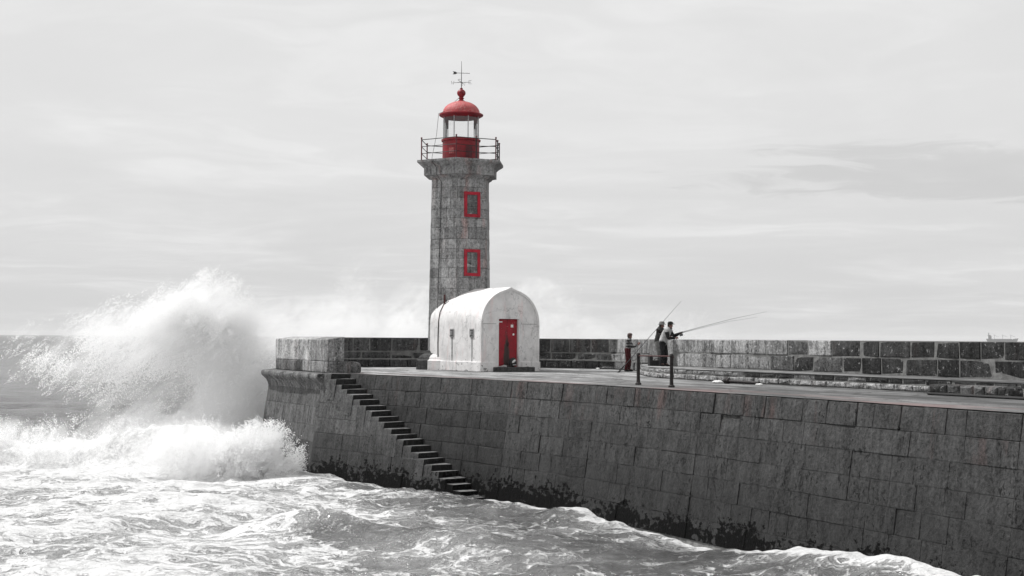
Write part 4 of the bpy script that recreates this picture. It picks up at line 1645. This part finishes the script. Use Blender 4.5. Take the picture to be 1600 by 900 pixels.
    MB().ball(sk_ - fw_ * .02 - Vector((0, 0, .012)), .103, 12, 8, scale=(.95, 1.0, .92)).build('hair', M['hair'], root, smooth=True)
    hk = MB()
    cz_ = sk_ + Vector((0, 0, .028))
    if hat == 'cap':
        hk.lathe([(.112, cz_.z), (.114, cz_.z + .03), (.100, cz_.z + .075), (.06, cz_.z + .10), (.0, cz_.z + .108)], 16, center=(cz_.x, cz_.y))
        V = []
        for j in range(7):
            a = math.atan2(fw_.y, fw_.x) + R(-62 + 124 * j / 6)
            ex = .075 * math.cos(R(-62 + 124 * j / 6) * 1.4)
            for rr, dz_ in ((.105, .012), (.115 + ex, -.012)):
                V.append((cz_.x + rr * math.cos(a), cz_.y + rr * math.sin(a), cz_.z + dz_))
        n_ = len(V)
        V += [(a, b, c_ + .01) for a, b, c_ in V]
        F = []
        for j in range(6):
            F.append((2 * j, 2 * j + 1, 2 * j + 3, 2 * j + 2))
            F.append((n_ + 2 * j + 2, n_ + 2 * j + 3, n_ + 2 * j + 1, n_ + 2 * j))
            F.append((2 * j + 1, n_ + 2 * j + 1, n_ + 2 * j + 3, 2 * j + 3))
        hk.add(V, F)
    elif hat == 'brim':
        hk.lathe([(.175, cz_.z - .018), (.18, cz_.z - .010), (.118, cz_.z + .012), (.112, cz_.z + .06), (.095, cz_.z + .095), (.05, cz_.z + .112), (.0, cz_.z + .105)], 18, center=(cz_.x, cz_.y))
    else:
        hk.lathe([(.112, cz_.z - .02), (.115, cz_.z + .02), (.102, cz_.z + .065), (.06, cz_.z + .092), (.0, cz_.z + .10)], 16, center=(cz_.x, cz_.y))
    hk.build('hat' if hat != 'cap' else 'cap', hatm or M['capd'], root, smooth=True)
    return root


def pose(H=1.75, lean=0.0, bow=0.0, wr=None, el=None, step=0.0, turn=0.0):
    k_ = H / 1.75
    J = {}
    J['pelvis'] = (-0.02 - lean * .1, 0, .94)
    J['waist'] = (0.0 - lean * .05, 0, 1.10)
    J['chest'] = (.02 + lean * .55, 0, 1.28)
    J['upper'] = (.01 + lean, 0, 1.43)
    J['neck'] = (.03 + lean * 1.12 + bow * .2, 0, 1.50)
    J['jaw'] = (.055 + lean * 1.2 + bow * .6, 0, 1.565 - bow * .1)
    J['skull'] = (.045 + lean * 1.25 + bow * .8, 0, 1.645 - bow * .12)
    J['crown'] = (.035 + lean * 1.28 + bow * .9, 0, 1.69 - bow * .15)
    J['nose'] = (.155 + lean * 1.2 + bow * .7, 0, 1.60 - bow * .35)
    for s_, y in (('L', 1), ('R', -1)):
        J['hip' + s_] = (-.01 - lean * .1, .095 * y, .88)
        J['knee' + s_] = (.03 + step * .5 * y, .105 * y, .49)
        J['ank' + s_] = (-.03 + step * y, .11 * y, .085)
        J['toe' + s_] = (.12 + step * y, .13 * y, .055)
        J['sh' + s_] = (.0 + lean, .185 * y, 1.405)
        J['el' + s_] = el[s_]
        J['wr' + s_] = wr[s_]
    return {a: (v[0] * k_, v[1] * k_, v[2] * k_) for a, v in J.items()}


GP = 'anglers on the pier'
ZW = 4.392
yA = R(-24)
person('angler in pale sleeveless vest and dark cap holding a rod out over the parapet', (6.02, 56.35, ZW - .0), yA,
       pose(1.75, .17, .02, wr={'L': (.62, .10, 1.30), 'R': (.50, -.10, 1.12)}, el={'L': (.36, .26, 1.18), 'R': (.28, -.27, 1.10)}, step=.05),
       M['darkcloth'], M['darkcloth'], vest=M['vest'], hat='cap', hatm=M['capd'], group=GP, fat=1.12, sleeve=M['darkcloth'])
person('angler in charcoal jacket and brimmed hat standing close behind the man in the vest', (5.93, 57.5, ZW), R(-15),
       pose(1.76, .06, .02, wr={'L': (.42, .08, 1.16), 'R': (.40, -.08, 1.13)}, el={'L': (.16, .25, 1.10), 'R': (.14, -.27, 1.08)}, step=-.04),
       M['jacket'], M['greytrs'], vest=M['jacket'], hat='brim', hatm=M['hat'], group=GP, fat=1.05, sleeve=M['jacket'])
person('person in striped jumper, dark red trousers and cap standing alone on the deck', (5.25, 64.2, DECK + .004), R(-8),
       pose(1.70, .03, .0, wr={'L': (.46, .06, 1.28), 'R': (.44, -.08, 1.24)}, el={'L': (.24, .22, 1.12), 'R': (.20, -.26, 1.10)}, step=.06),
       M['jumper'], M['redtrs'], hat='beanie', hatm=M['capr'], group=GP, fat=1.0)
# knee guard, pale, worn by the third person
kg = thing('tackle_box', 'black tackle boxes and bag standing on the raised walk behind the two anglers', 'tackle box', (5.62, 57.15, ZW), R(10))
MB().box((-.12, -.14, 0.0), (.02, .12, .40)).build('box_body', M['black'], kg)
MB().box((.04, -.16, 0.0), (.46, .16, .22)).build('case', M['black'], kg)
MB().tube([(.08, -.05, .22), (.14, -.05, .29), (.34, -.05, .29), (.40, -.05, .22)], .014, 6).build('handle', M['iron'], kg)
MB().tube([(-.14, -.05, .40), (-.05, -.05, .46), (.04, -.05, .40)], .012, 6).build('lid_handle', M['iron'], kg)


def rod(name, label, pts, r0, reel=None, grp=None):
    a = Vector(pts[0])
    o_ = thing('fishing_rod', label, 'fishing rod', a, 0, grp)
    P_ = [Vector(q_) - a for q_ in pts]
    n_ = len(P_)
    MB().tube(P_, [r0 * (1 - .72 * i / (n_ - 1)) for i in range(n_)], 6).build('blank', M['iron'], o_)
    d_ = (P_[1] - P_[0]).normalized()
    MB().tube([P_[0] - d_ * .02, P_[0] + d_ * .5], r0 * 1.7, 8).build('grip', M['black'], o_)
    for i in range(1, n_):
        MB().lathe([(.022, -.004), (.022, .004)], 8, center=(P_[i].x, P_[i].y)).mesh('g')
    if reel:
        q_ = P_[0] + d_ * reel
        k_ = MB()
        k_.tube([q_, q_ - Vector((0, 0, .09))], .012, 6)
        k_.tube([q_ - Vector((0, 0, .10)) - d_ * .06, q_ - Vector((0, 0, .10)) + d_ * .07], .045, 10)
        k_.tube([q_ - Vector((0, 0, .10)), q_ - Vector((0.05, .08, .13))], .010, 6)
        k_.build('reel', M['iron'], o_, smooth=True)
    return o_


rod('a', 'long dark fishing rod with a reel held by the man in the vest', [(6.28, 56.15, 5.62), (7.35, 55.9, 5.93), (8.6, 55.6, 6.27), (9.9, 55.25, 6.56)], .012, .42)
rod('b', 'second thinner fishing rod pointing out over the parapet, lower of the pair', [(6.30, 56.6, 5.60), (7.6, 56.6, 5.93), (8.6, 56.6, 6.18), (9.75, 56.5, 6.36)], .009, None)
rod('c', 'fishing rod propped against the parapet at a slant with its butt on the deck', [(4.64, 61.7, DECK + .02), (5.42, 62.95, 4.77), (6.2, 64.2, 5.53), (7.1, 65.6, 6.40), (7.97, 67.0, 7.25)], .022, None)

# ------------------------------------------------------------------ ship on the horizon
sh = thing('cargo_ship', 'small grey cargo ship far out on the horizon with its bridge at the stern', 'ship', (1585, 4600, 0), R(-12))
M['ship'] = m_plain('ship_grey', (0.14, 0.14, 0.145), 0.8, 0.15, 0.05, 0.0)
k = MB()
hl = [(-47, 7.5), (-49, 11), (-30, 11), (-28, 9.3), (32, 9.3), (36, 11.2), (50, 12.5), (44, 0), (-45, 0)]
V = [(x, -7, z - .5) for x, z in hl] + [(x, 7, z - .5) for x, z in hl]
n_ = len(hl)
k.add(V, [tuple(range(n_)), tuple(range(2 * n_ - 1, n_ - 1, -1))] + [(i, n_ + i, n_ + (i + 1) % n_, (i + 1) % n_) for i in range(n_)])
k.build('hull', M['ship'], sh)
MB().box((-42, -6, 10.2), (-33, 6, 20)).box((-44, -3, 20), (-35, 3, 22.5)).build('bridge', M['ship'], sh)
MB().tube([(-41, 0, 20), (-41, 0, 30)], 1.2, 8).build('funnel', M['ship'], sh)
for x in (-24, 2, 27):
    MB().tube([(x, 0, 8.5), (x, 0, 24)], .6, 6).tube([(x, 0, 22), (x + 14, 0, 17)], .35, 6).build('mast', M['ship'], sh)
MB().box((-26, -5, 8.8), (30, 5, 10.3)).build('hatch_cover', M['ship'], sh)

# ------------------------------------------------------------------ sea
def build_sea():
    th = np.concatenate([np.linspace(-180, -60, 14)[:-1], np.linspace(-60, -24, 40)[:-1], np.linspace(-24, 24, 700), np.linspace(24, 60, 26)[1:], np.linspace(60, 180, 14)[1:-1]])
    th = np.radians(th)
    r = [3.0]
    while r[-1] < 12000:
        q_ = r[-1]
        if q_ < 24:
            q_ += 0.8
        elif q_ < 66:
            q_ += 0.11
        elif q_ < 120:
            q_ += 0.11 + (q_ - 66) * 0.012
        else:
            q_ *= 1.012 if q_ < 1500 else 1.06
        r.append(q_)
    r = np.array(r)
    TH, RR = np.meshgrid(th, r)
    x = RR * np.sin(TH)
    y = RR * np.cos(TH)
    sp_ = np.gradient(r)[:, None] * np.ones_like(TH)
    h = np.zeros_like(x)
    g = np.random.default_rng(5)
    for i in range(54):
        lam = 0.55 * (1.088 ** i)                      # 0.55 .. 48 m
        ang = g.normal(-0.5, 0.75)
        kx, ky = math.cos(ang), math.sin(ang)
        ph = g.uniform(0, 6.28)
        amp = 0.0095 * lam ** 0.60 * g.uniform(.5, 1.3)
        if lam > 14:
            amp *= 0.45
        fade = np.clip((lam / sp_ - 2.5) / 3.0, 0, 1)
        wob = 0.8 * np.sin((x * ky - y * kx) * 6.28 / (lam * g.uniform(2.5, 4)) + g.uniform(0, 6.28))
        s_ = np.sin((x * kx + y * ky) * 2 * math.pi / lam + ph + wob)
        h += amp * fade * (2 * ((s_ + 1) / 2) ** 1.7 - 0.86)

    def gb(cx, cy_, sx, sy, hh, ang=0.0):
        c_, s_ = math.cos(ang), math.sin(ang)
        u = (x - cx) * c_ + (y - cy_) * s_
        v_ = -(x - cx) * s_ + (y - cy_) * c_
        return hh * np.exp(-(u / sx) ** 2 - (v_ / sy) ** 2)
    h += gb(-5.6, 40.6, 2.3, 0.8, 0.62, -.35)             # peaked wave, centre left
    h += gb(-2.2, 38.6, 3.0, 1.3, 0.28, -.45)
    h += gb(8.0, 33.6, 3.4, 1.3, 0.36, -.95)              # wave running up the quay wall
    h += gb(10.5, 29.7, 2.2, 1.2, 0.46, -1.0)
    h += gb(1.8, 44.6, 2.2, 1.0, 0.25, -.9)
    h += gb(-13, 36.5, 3.5, 1.1, 0.30, -.1)
    h += gb(-11, 47, 4.0, 0.9, 0.22, -.1)
    # breaking bore in front of the pier head
    yb = np.interp(x, [-40, -26, -19, -14, -11, -8.2], [63.5, 61.6, 60.4, 58.6, 56.6, 55.6])
    d_ = y - yb
    env = np.interp(x, [-45, -30, -16, -13, -11, -9.3, -8.3, -7.6], [1.3, 1.5, 1.35, 1.45, 1.45, 0.75, 0.2, 0.0])
    n_lo = np.zeros_like(x)
    for i in range(26):
        lam = 0.45 * 1.14 ** i
        a_ = g.uniform(0, 6.28)
        b_ = g.uniform(0, 6.28)
        n_lo += (lam / 8.0) ** 0.75 * np.sin((x * math.cos(a_) + y * math.sin(a_)) * 6.28 / lam + b_ + 1.2 * np.sin((x * math.sin(a_) - y * math.cos(a_)) * 6.28 / (lam * 2.2))) * np.clip((lam / sp_ - 2.5) / 3, 0, 1)
    n_lo /= 2.2
    ridge_ = np.where(d_ < 0, np.exp(-(d_ / 0.85) ** 2), np.exp(-(d_ / 3.2) ** 2)) * (1 + 0.22 * n_lo)
    h += env * ridge_ * 0.9
    bore = env * np.where(d_ < 0, np.exp(-(d_ / 1.5) ** 2), np.exp(-(d_ / 4.5) ** 2))
    h += np.clip(bore, 0, 1) * 0.10 * n_lo
    # foam amount
    fo_ = 0.34 + 0.0 * x
    fo_ = np.interp(x + 0.22 * (y - 45), [-14, -5, -1, 3, 9], [0.63, 0.57, 0.43, 0.37, 0.36])
    fo_ = fo_ * np.interp(y, [20, 62, 75, 110, 300], [1, 1, .52, .22, .12])
    fo_ += np.clip(bore, 0, 1.2) * 0.75
    pts = np.stack([x.ravel(), y.ravel()], 1)
    wl = [tuple(qp.at(u, 0.0).xy) for u in np.linspace(0.01, qp.L - .01, 30)]
    dw = dist_poly(pts, wl).reshape(x.shape)
    fo_ += 0.28 * np.exp(-(dw / 0.55) ** 2)
    fo_ += 0.10 * np.clip(h * 2.0, -1, 1)
    fo_ += gb(8.6, 33.2, 3.4, 0.55, 0.30, -.95) + gb(3.5, 41.0, 1.4, 1.6, 0.16)
    fo_ -= gb(-4.4, 39.6, 2.6, 0.8, 0.26, -.4)
    nr, nt_ = x.shape
    co_ = np.stack([x, y, h], -1).reshape(-1, 3).astype(np.float32)
    idx = np.arange(nr * nt_).reshape(nr, nt_)
    a = idx[:-1, :].ravel()
    b = np.roll(idx, -1, 1)[:-1, :].ravel()
    c_ = np.roll(idx, -1, 1)[1:, :].ravel()
    d2 = idx[1:, :].ravel()
    quads = np.stack([a, d2, c_, b], 1)
    me = bpy.data.meshes.new('sea')
    me.vertices.add(len(co_))
    me.vertices.foreach_set('co', co_.ravel())
    nf = len(quads)
    me.loops.add(nf * 4)
    me.loops.foreach_set('vertex_index', quads.ravel().astype(np.int32))
    me.polygons.add(nf)
    me.polygons.foreach_set('loop_start', np.arange(0, nf * 4, 4, dtype=np.int32))
    me.update(calc_edges=True)
    me.shade_smooth()
    me.attributes.new('foam', 'FLOAT', 'POINT').data.foreach_set('value', fo_.ravel().astype(np.float32))
    link('sea', me, None, (M['sea'],), kind='structure')


build_sea()

# ------------------------------------------------------------------ spray: droplets and the fine mist between them
def points_object(name, label, co_, rad_):
    me = bpy.data.meshes.new(name)
    me.vertices.add(len(co_))
    me.vertices.foreach_set('co', np.asarray(co_, np.float32).ravel())
    me.attributes.new('drop', 'FLOAT', 'POINT').data.foreach_set('value', np.asarray(rad_, np.float32))
    me.materials.append(M['spray'])
    me.update()
    o_ = link(name, me, None, (), label=label, cat='spray', kind='stuff')
    ng = bpy.data.node_groups.new(name + '_droplets', 'GeometryNodeTree')
    ng.interface.new_socket('Geometry', in_out='INPUT', socket_type='NodeSocketGeometry')
    ng.interface.new_socket('Geometry', in_out='OUTPUT', socket_type='NodeSocketGeometry')
    gi, go = ng.nodes.new('NodeGroupInput'), ng.nodes.new('NodeGroupOutput')
    mp = ng.nodes.new('GeometryNodeMeshToPoints')
    na = ng.nodes.new('GeometryNodeInputNamedAttribute')
    na.data_type = 'FLOAT'
    na.inputs['Name'].default_value = 'drop'
    sm = ng.nodes.new('GeometryNodeSetMaterial')
    sm.inputs['Material'].default_value = M['spray']
    ng.links.new(gi.outputs[0], mp.inputs['Mesh'])
    ng.links.new(na.outputs[0], mp.inputs['Radius'])
    ng.links.new(mp.outputs[0], sm.inputs[0])
    ng.links.new(sm.outputs[0], go.inputs[0])
    md = o_.modifiers.new('droplets', 'NODES')
    md.node_group = ng
    return o_


# each lobe: centre, radii, strength
PLUME = [((-13.3, 66.6, 3.6), (1.7, 2.0, 3.1), 1.15), ((-14.0, 66.6, 6.0), (1.9, 1.8, 2.4), 0.85), ((-15.7, 66.6, 5.8), (2.2, 1.8, 2.1), 0.58), ((-17.8, 66.6, 5.2), (2.9, 1.8, 2.0), 0.28),
         ((-20.8, 66.6, 4.4), (3.0, 1.6, 1.9), 0.13), ((-17.2, 66.6, 3.8), (4.2, 2.0, 3.4), 0.17), ((-13.0, 66.4, 1.4), (2.5, 2.0, 2.5), 1.0), ((-12.2, 66.5, 3.0), (1.2, 1.8, 2.8), 0.65), ((-16.2, 66.4, 0.6), (4.2, 2.2, 2.0), 0.5), ((-11.5, 66.9, 5.0), (2.3, 2.0, 2.8), 0.22)]
LUMP = [((-9.9, 55.5, 0.6), (1.75, 1.1, 1.5), 1.7), ((-12.4, 56.3, 0.8), (2.8, 1.3, 1.45), 1.1), ((-17.0, 59.6, 0.9), (4.5, 1.4, 1.2), .34), ((-22.5, 61.2, 0.9), (4.5, 1.4, 1.2), .34)]
FARM = [((-11.0, 84.5, 5.6), (7.0, 3.2, 2.6), 0.55), ((-5.6, 84.5, 5.8), (2.4, 3.0, 3.3), 0.7), ((-9.2, 84.5, 7.4), (2.4, 2.6, 3.2), 0.22), ((-8.5, 84.5, 4.8), (7.5, 3.2, 2.1), 0.9)]
FARR = [((2.0, 84.5, 5.6), (3.2, 3.0, 3.6), 0.6), ((8.8, 83.5, 5.3), (4.6, 3.0, 2.3), 0.5), ((3.2, 84.5, 4.8), (4.2, 3.0, 2.2), 0.8), ((1.5, 84.5, 8.0), (1.6, 2.0, 1.2), 1.1)]


def field(P, lobes):
    s_ = np.zeros(len(P))
    for c_, r_, a_ in lobes:
        q_ = (((P - c_) / r_) ** 2).sum(1)
        s_ += a_ * np.clip(1 - q_, 0, None)
    return s_


def mist(name, label, lobes, dens, lo, hi, along=(0.77, 0.0, 0.64), step=1.0, el=0.42, fine=1.0):
    m_, t_ = mat(name)
    p_ = t_.pos()
    S = None
    for c_, r_, a_ in lobes:
        d_ = t_.vmath('DIVIDE', t_.vmath('SUBTRACT', p_, c_), r_)
        n_ = t_.node('ShaderNodeVectorMath', operation='DOT_PRODUCT')
        t_.put(n_.inputs[0], d_)
        t_.put(n_.inputs[1], d_)
        v_ = t_.math('MULTIPLY', t_.math('MAXIMUM', t_.math('SUBTRACT', 1.0, n_.outputs['Value']), 0.0), a_)
        S = v_ if S is None else t_.math('ADD', S, v_)
    a_ = Vector(along).normalized()
    b_ = Vector((0, 1, 0))
    c_ = a_.cross(b_)

    def dot(v_):
        n_ = t_.node('ShaderNodeVectorMath', operation='DOT_PRODUCT')
        t_.put(n_.inputs[0], p_)
        t_.put(n_.inputs[1], tuple(v_))
        return n_.outputs['Value']
    cm = t_.node('ShaderNodeCombineXYZ')
    t_.put(cm.inputs[0], t_.math('MULTIPLY', dot(a_), el))
    t_.put(cm.inputs[1], dot(b_))
    t_.put(cm.inputs[2], t_.math('MULTIPLY', dot(c_), 1.25))
    n1_ = t_.noise(cm.outputs[0], 0.85 * fine, 5, 0.66, 0.5)
    n2_ = t_.noise(cm.outputs[0], 3.4, 4, 0.7, 0.3)
    v_ = t_.math('SUBTRACT', t_.math('MULTIPLY', S, t_.math('MULTIPLY', t_.ramp(n1_, 0.34, 0.64, 0.06, 1.8), t_.ramp(n2_, 0.34, 0.64, 0.15, 1.9))), t_.ramp(n1_, 0.36, 0.62, 0.20, 0.0))
    v_ = t_.math('MULTIPLY', t_.math('MAXIMUM', v_, 0.0), dens)
    pv = t_.node('ShaderNodeVolumeScatter')
    pv.inputs['Color'].default_value = (1, 1, 1, 1)
    pv.inputs['Anisotropy'].default_value = 0.25
    t_.put(pv.inputs['Density'], v_)
    t_.out(None, pv.outputs[0])
    m_.cycles.volume_step_rate = step
    o_ = MB().box(lo, hi).build(name, m_, None, label=label, cat='mist', kind='stuff')
    return o_


mist('spray_mist', 'dense white mist inside the burst of spray at the pier head', PLUME, 1.35, (-24.8, 64.0, -0.3), (-10.4, 69.2, 9.3))
mist('spray_mist', 'white mist of the breaking wave and of the splash at the bastion foot', LUMP, 1.6, (-27.2, 54.2, -0.5), (-8.0, 62.8, 2.4), (0.3, 0, 0.95))
mist('spray_mist', 'thin mist behind the far parapet left of the lighthouse', FARM, 0.48, (-18.2, 81.0, 2.4), (-0.9, 87.9, 10.7), (0.75, 0, 0.66), 2.0, 0.8, .6)
mist('spray_mist', 'thin mist behind the far parapet right of the hut', FARR, 0.46, (-1.3, 80.4, 2.4), (13.5, 87.6, 9.6), (0.75, 0, 0.66), 2.0, 0.8, .6)


def strands(c, d, n, ln, wid, g):
    """n droplets round each strand centre c along direction d"""
    k = len(c)
    t_ = g.uniform(-.5, .5, (k, n, 1))
    l_ = g.uniform(.3, 1.0, (k, 1, 1)) * ln
    p_ = c[:, None, :] + d[:, None, :] * t_ * l_ + g.normal(0, 1, (k, n, 3)) * wid * (0.4 + 1.2 * (t_ + .5))
    return p_.reshape(-1, 3)


def sprinkle(g, n, lobes, grow, d, per, ln, wid, power=1.0, zmin=0.15, scat=0.16):
    """strands of droplets scattered through enlarged lobes, thinning outwards"""
    out = []
    wts = np.array([a_ * r_[0] * r_[2] for c_, r_, a_ in lobes])
    wts = wts / wts.sum()
    for (c_, r_, a_), w_ in zip(lobes, wts):
        k = int(n * w_)
        u_ = g.normal(0, 1, (k, 3))
        u_ /= np.linalg.norm(u_, axis=1)[:, None]
        rr = g.uniform(0, 1, (k, 1)) ** power * grow
        out.append(np.array(c_) + u_ * rr * np.array(r_))
    c_ = np.concatenate(out)
    # clumps: keep more where a slow noise is high
    ph = np.sin(c_[:, 0] * 1.9 + 1.3 * np.sin(c_[:, 2] * 1.4)) + np.sin(c_[:, 2] * 2.3 + 1.7 * np.sin(c_[:, 0] * 1.1 + c_[:, 1])) + .8 * np.sin(c_[:, 0] * 4.1 - c_[:, 2] * 3.3)
    c_ = c_[g.uniform(0, 1, len(c_)) < np.clip(.45 + .3 * ph, .08, 1)]
    c_ = c_[c_[:, 2] > zmin]
    if callable(d):
        dd = d(c_)
    else:
        dd = np.tile(np.array(d, float), (len(c_), 1))
    dd = dd + g.normal(0, scat, dd.shape)
    dd /= np.linalg.norm(dd, axis=1)[:, None]
    return strands(c_, dd, per, ln, wid, g)


g = np.random.default_rng(8)
a1 = sprinkle(g, 20000, PLUME[1:5], 1.10, (.77, 0, .64), 16, .75, .035, .55)
a2 = sprinkle(g, 5000, [PLUME[0], PLUME[7], PLUME[1]], 1.08, lambda c_: np.stack([(c_[:, 0] + 12.6) * .35 + .1, 0 * c_[:, 0], 1 + 0 * c_[:, 0]], 1), 16, .7, .04, .5)
a3 = sprinkle(g, 2600, [PLUME[5]], 1.05, (.77, 0, .64), 14, .75, .05, .55)
pl_pts = np.concatenate([a1, a2, a3])
points_object('spray', 'tall white burst of sea spray thrown up at the pier head', pl_pts, 0.006 + 0.013 * g.uniform(0, 1, len(pl_pts)) ** 2.2)


def out_dir(c_):
    return np.stack([(c_[:, 0] + 10.6) * .8, (c_[:, 1] - 55.6) * .4, c_[:, 2] * 1.0 + .25], 1)


b1 = sprinkle(g, 9000, [LUMP[0]], 1.12, out_dir, 22, .34, .04, .42, 0.1, .42)
b2 = sprinkle(g, 3000, [LUMP[1]], 1.10, out_dir, 16, .36, .06, .45, 0.1, .5)
b3 = sprinkle(g, 4500, LUMP[2:], 1.12, (-.3, -.5, .7), 14, .35, .05, .45, 0.1)
lo_pts = np.concatenate([b1, b2, b3])
points_object('spray', 'low white froth flung up by the breaking wave and at the bastion foot', lo_pts, 0.006 + 0.011 * g.uniform(0, 1, len(lo_pts)) ** 2.2)
c1_ = sprinkle(g, 2600, FARM + FARR, 1.1, (.65, 0, .75), 14, .6, .12, .6, 4.6, .4)
points_object('spray', 'fine spray flung up behind the far parapet and the hut', c1_, 0.007 + 0.013 * g.uniform(0, 1, len(c1_)) ** 2)

# ------------------------------------------------------------------ sea air
m, t = mat('sea_air')
pv = t.node('ShaderNodeVolumePrincipled')
pv.inputs['Color'].default_value = (0.97, 0.97, 0.97, 1)
pv.inputs['Density'].default_value = 0.00008
t.out(None, pv.outputs[0])
MB().box((-12600, -12600, -4.0), (12600, 12600, 34.0)).build('haze', m, None, kind='stuff')
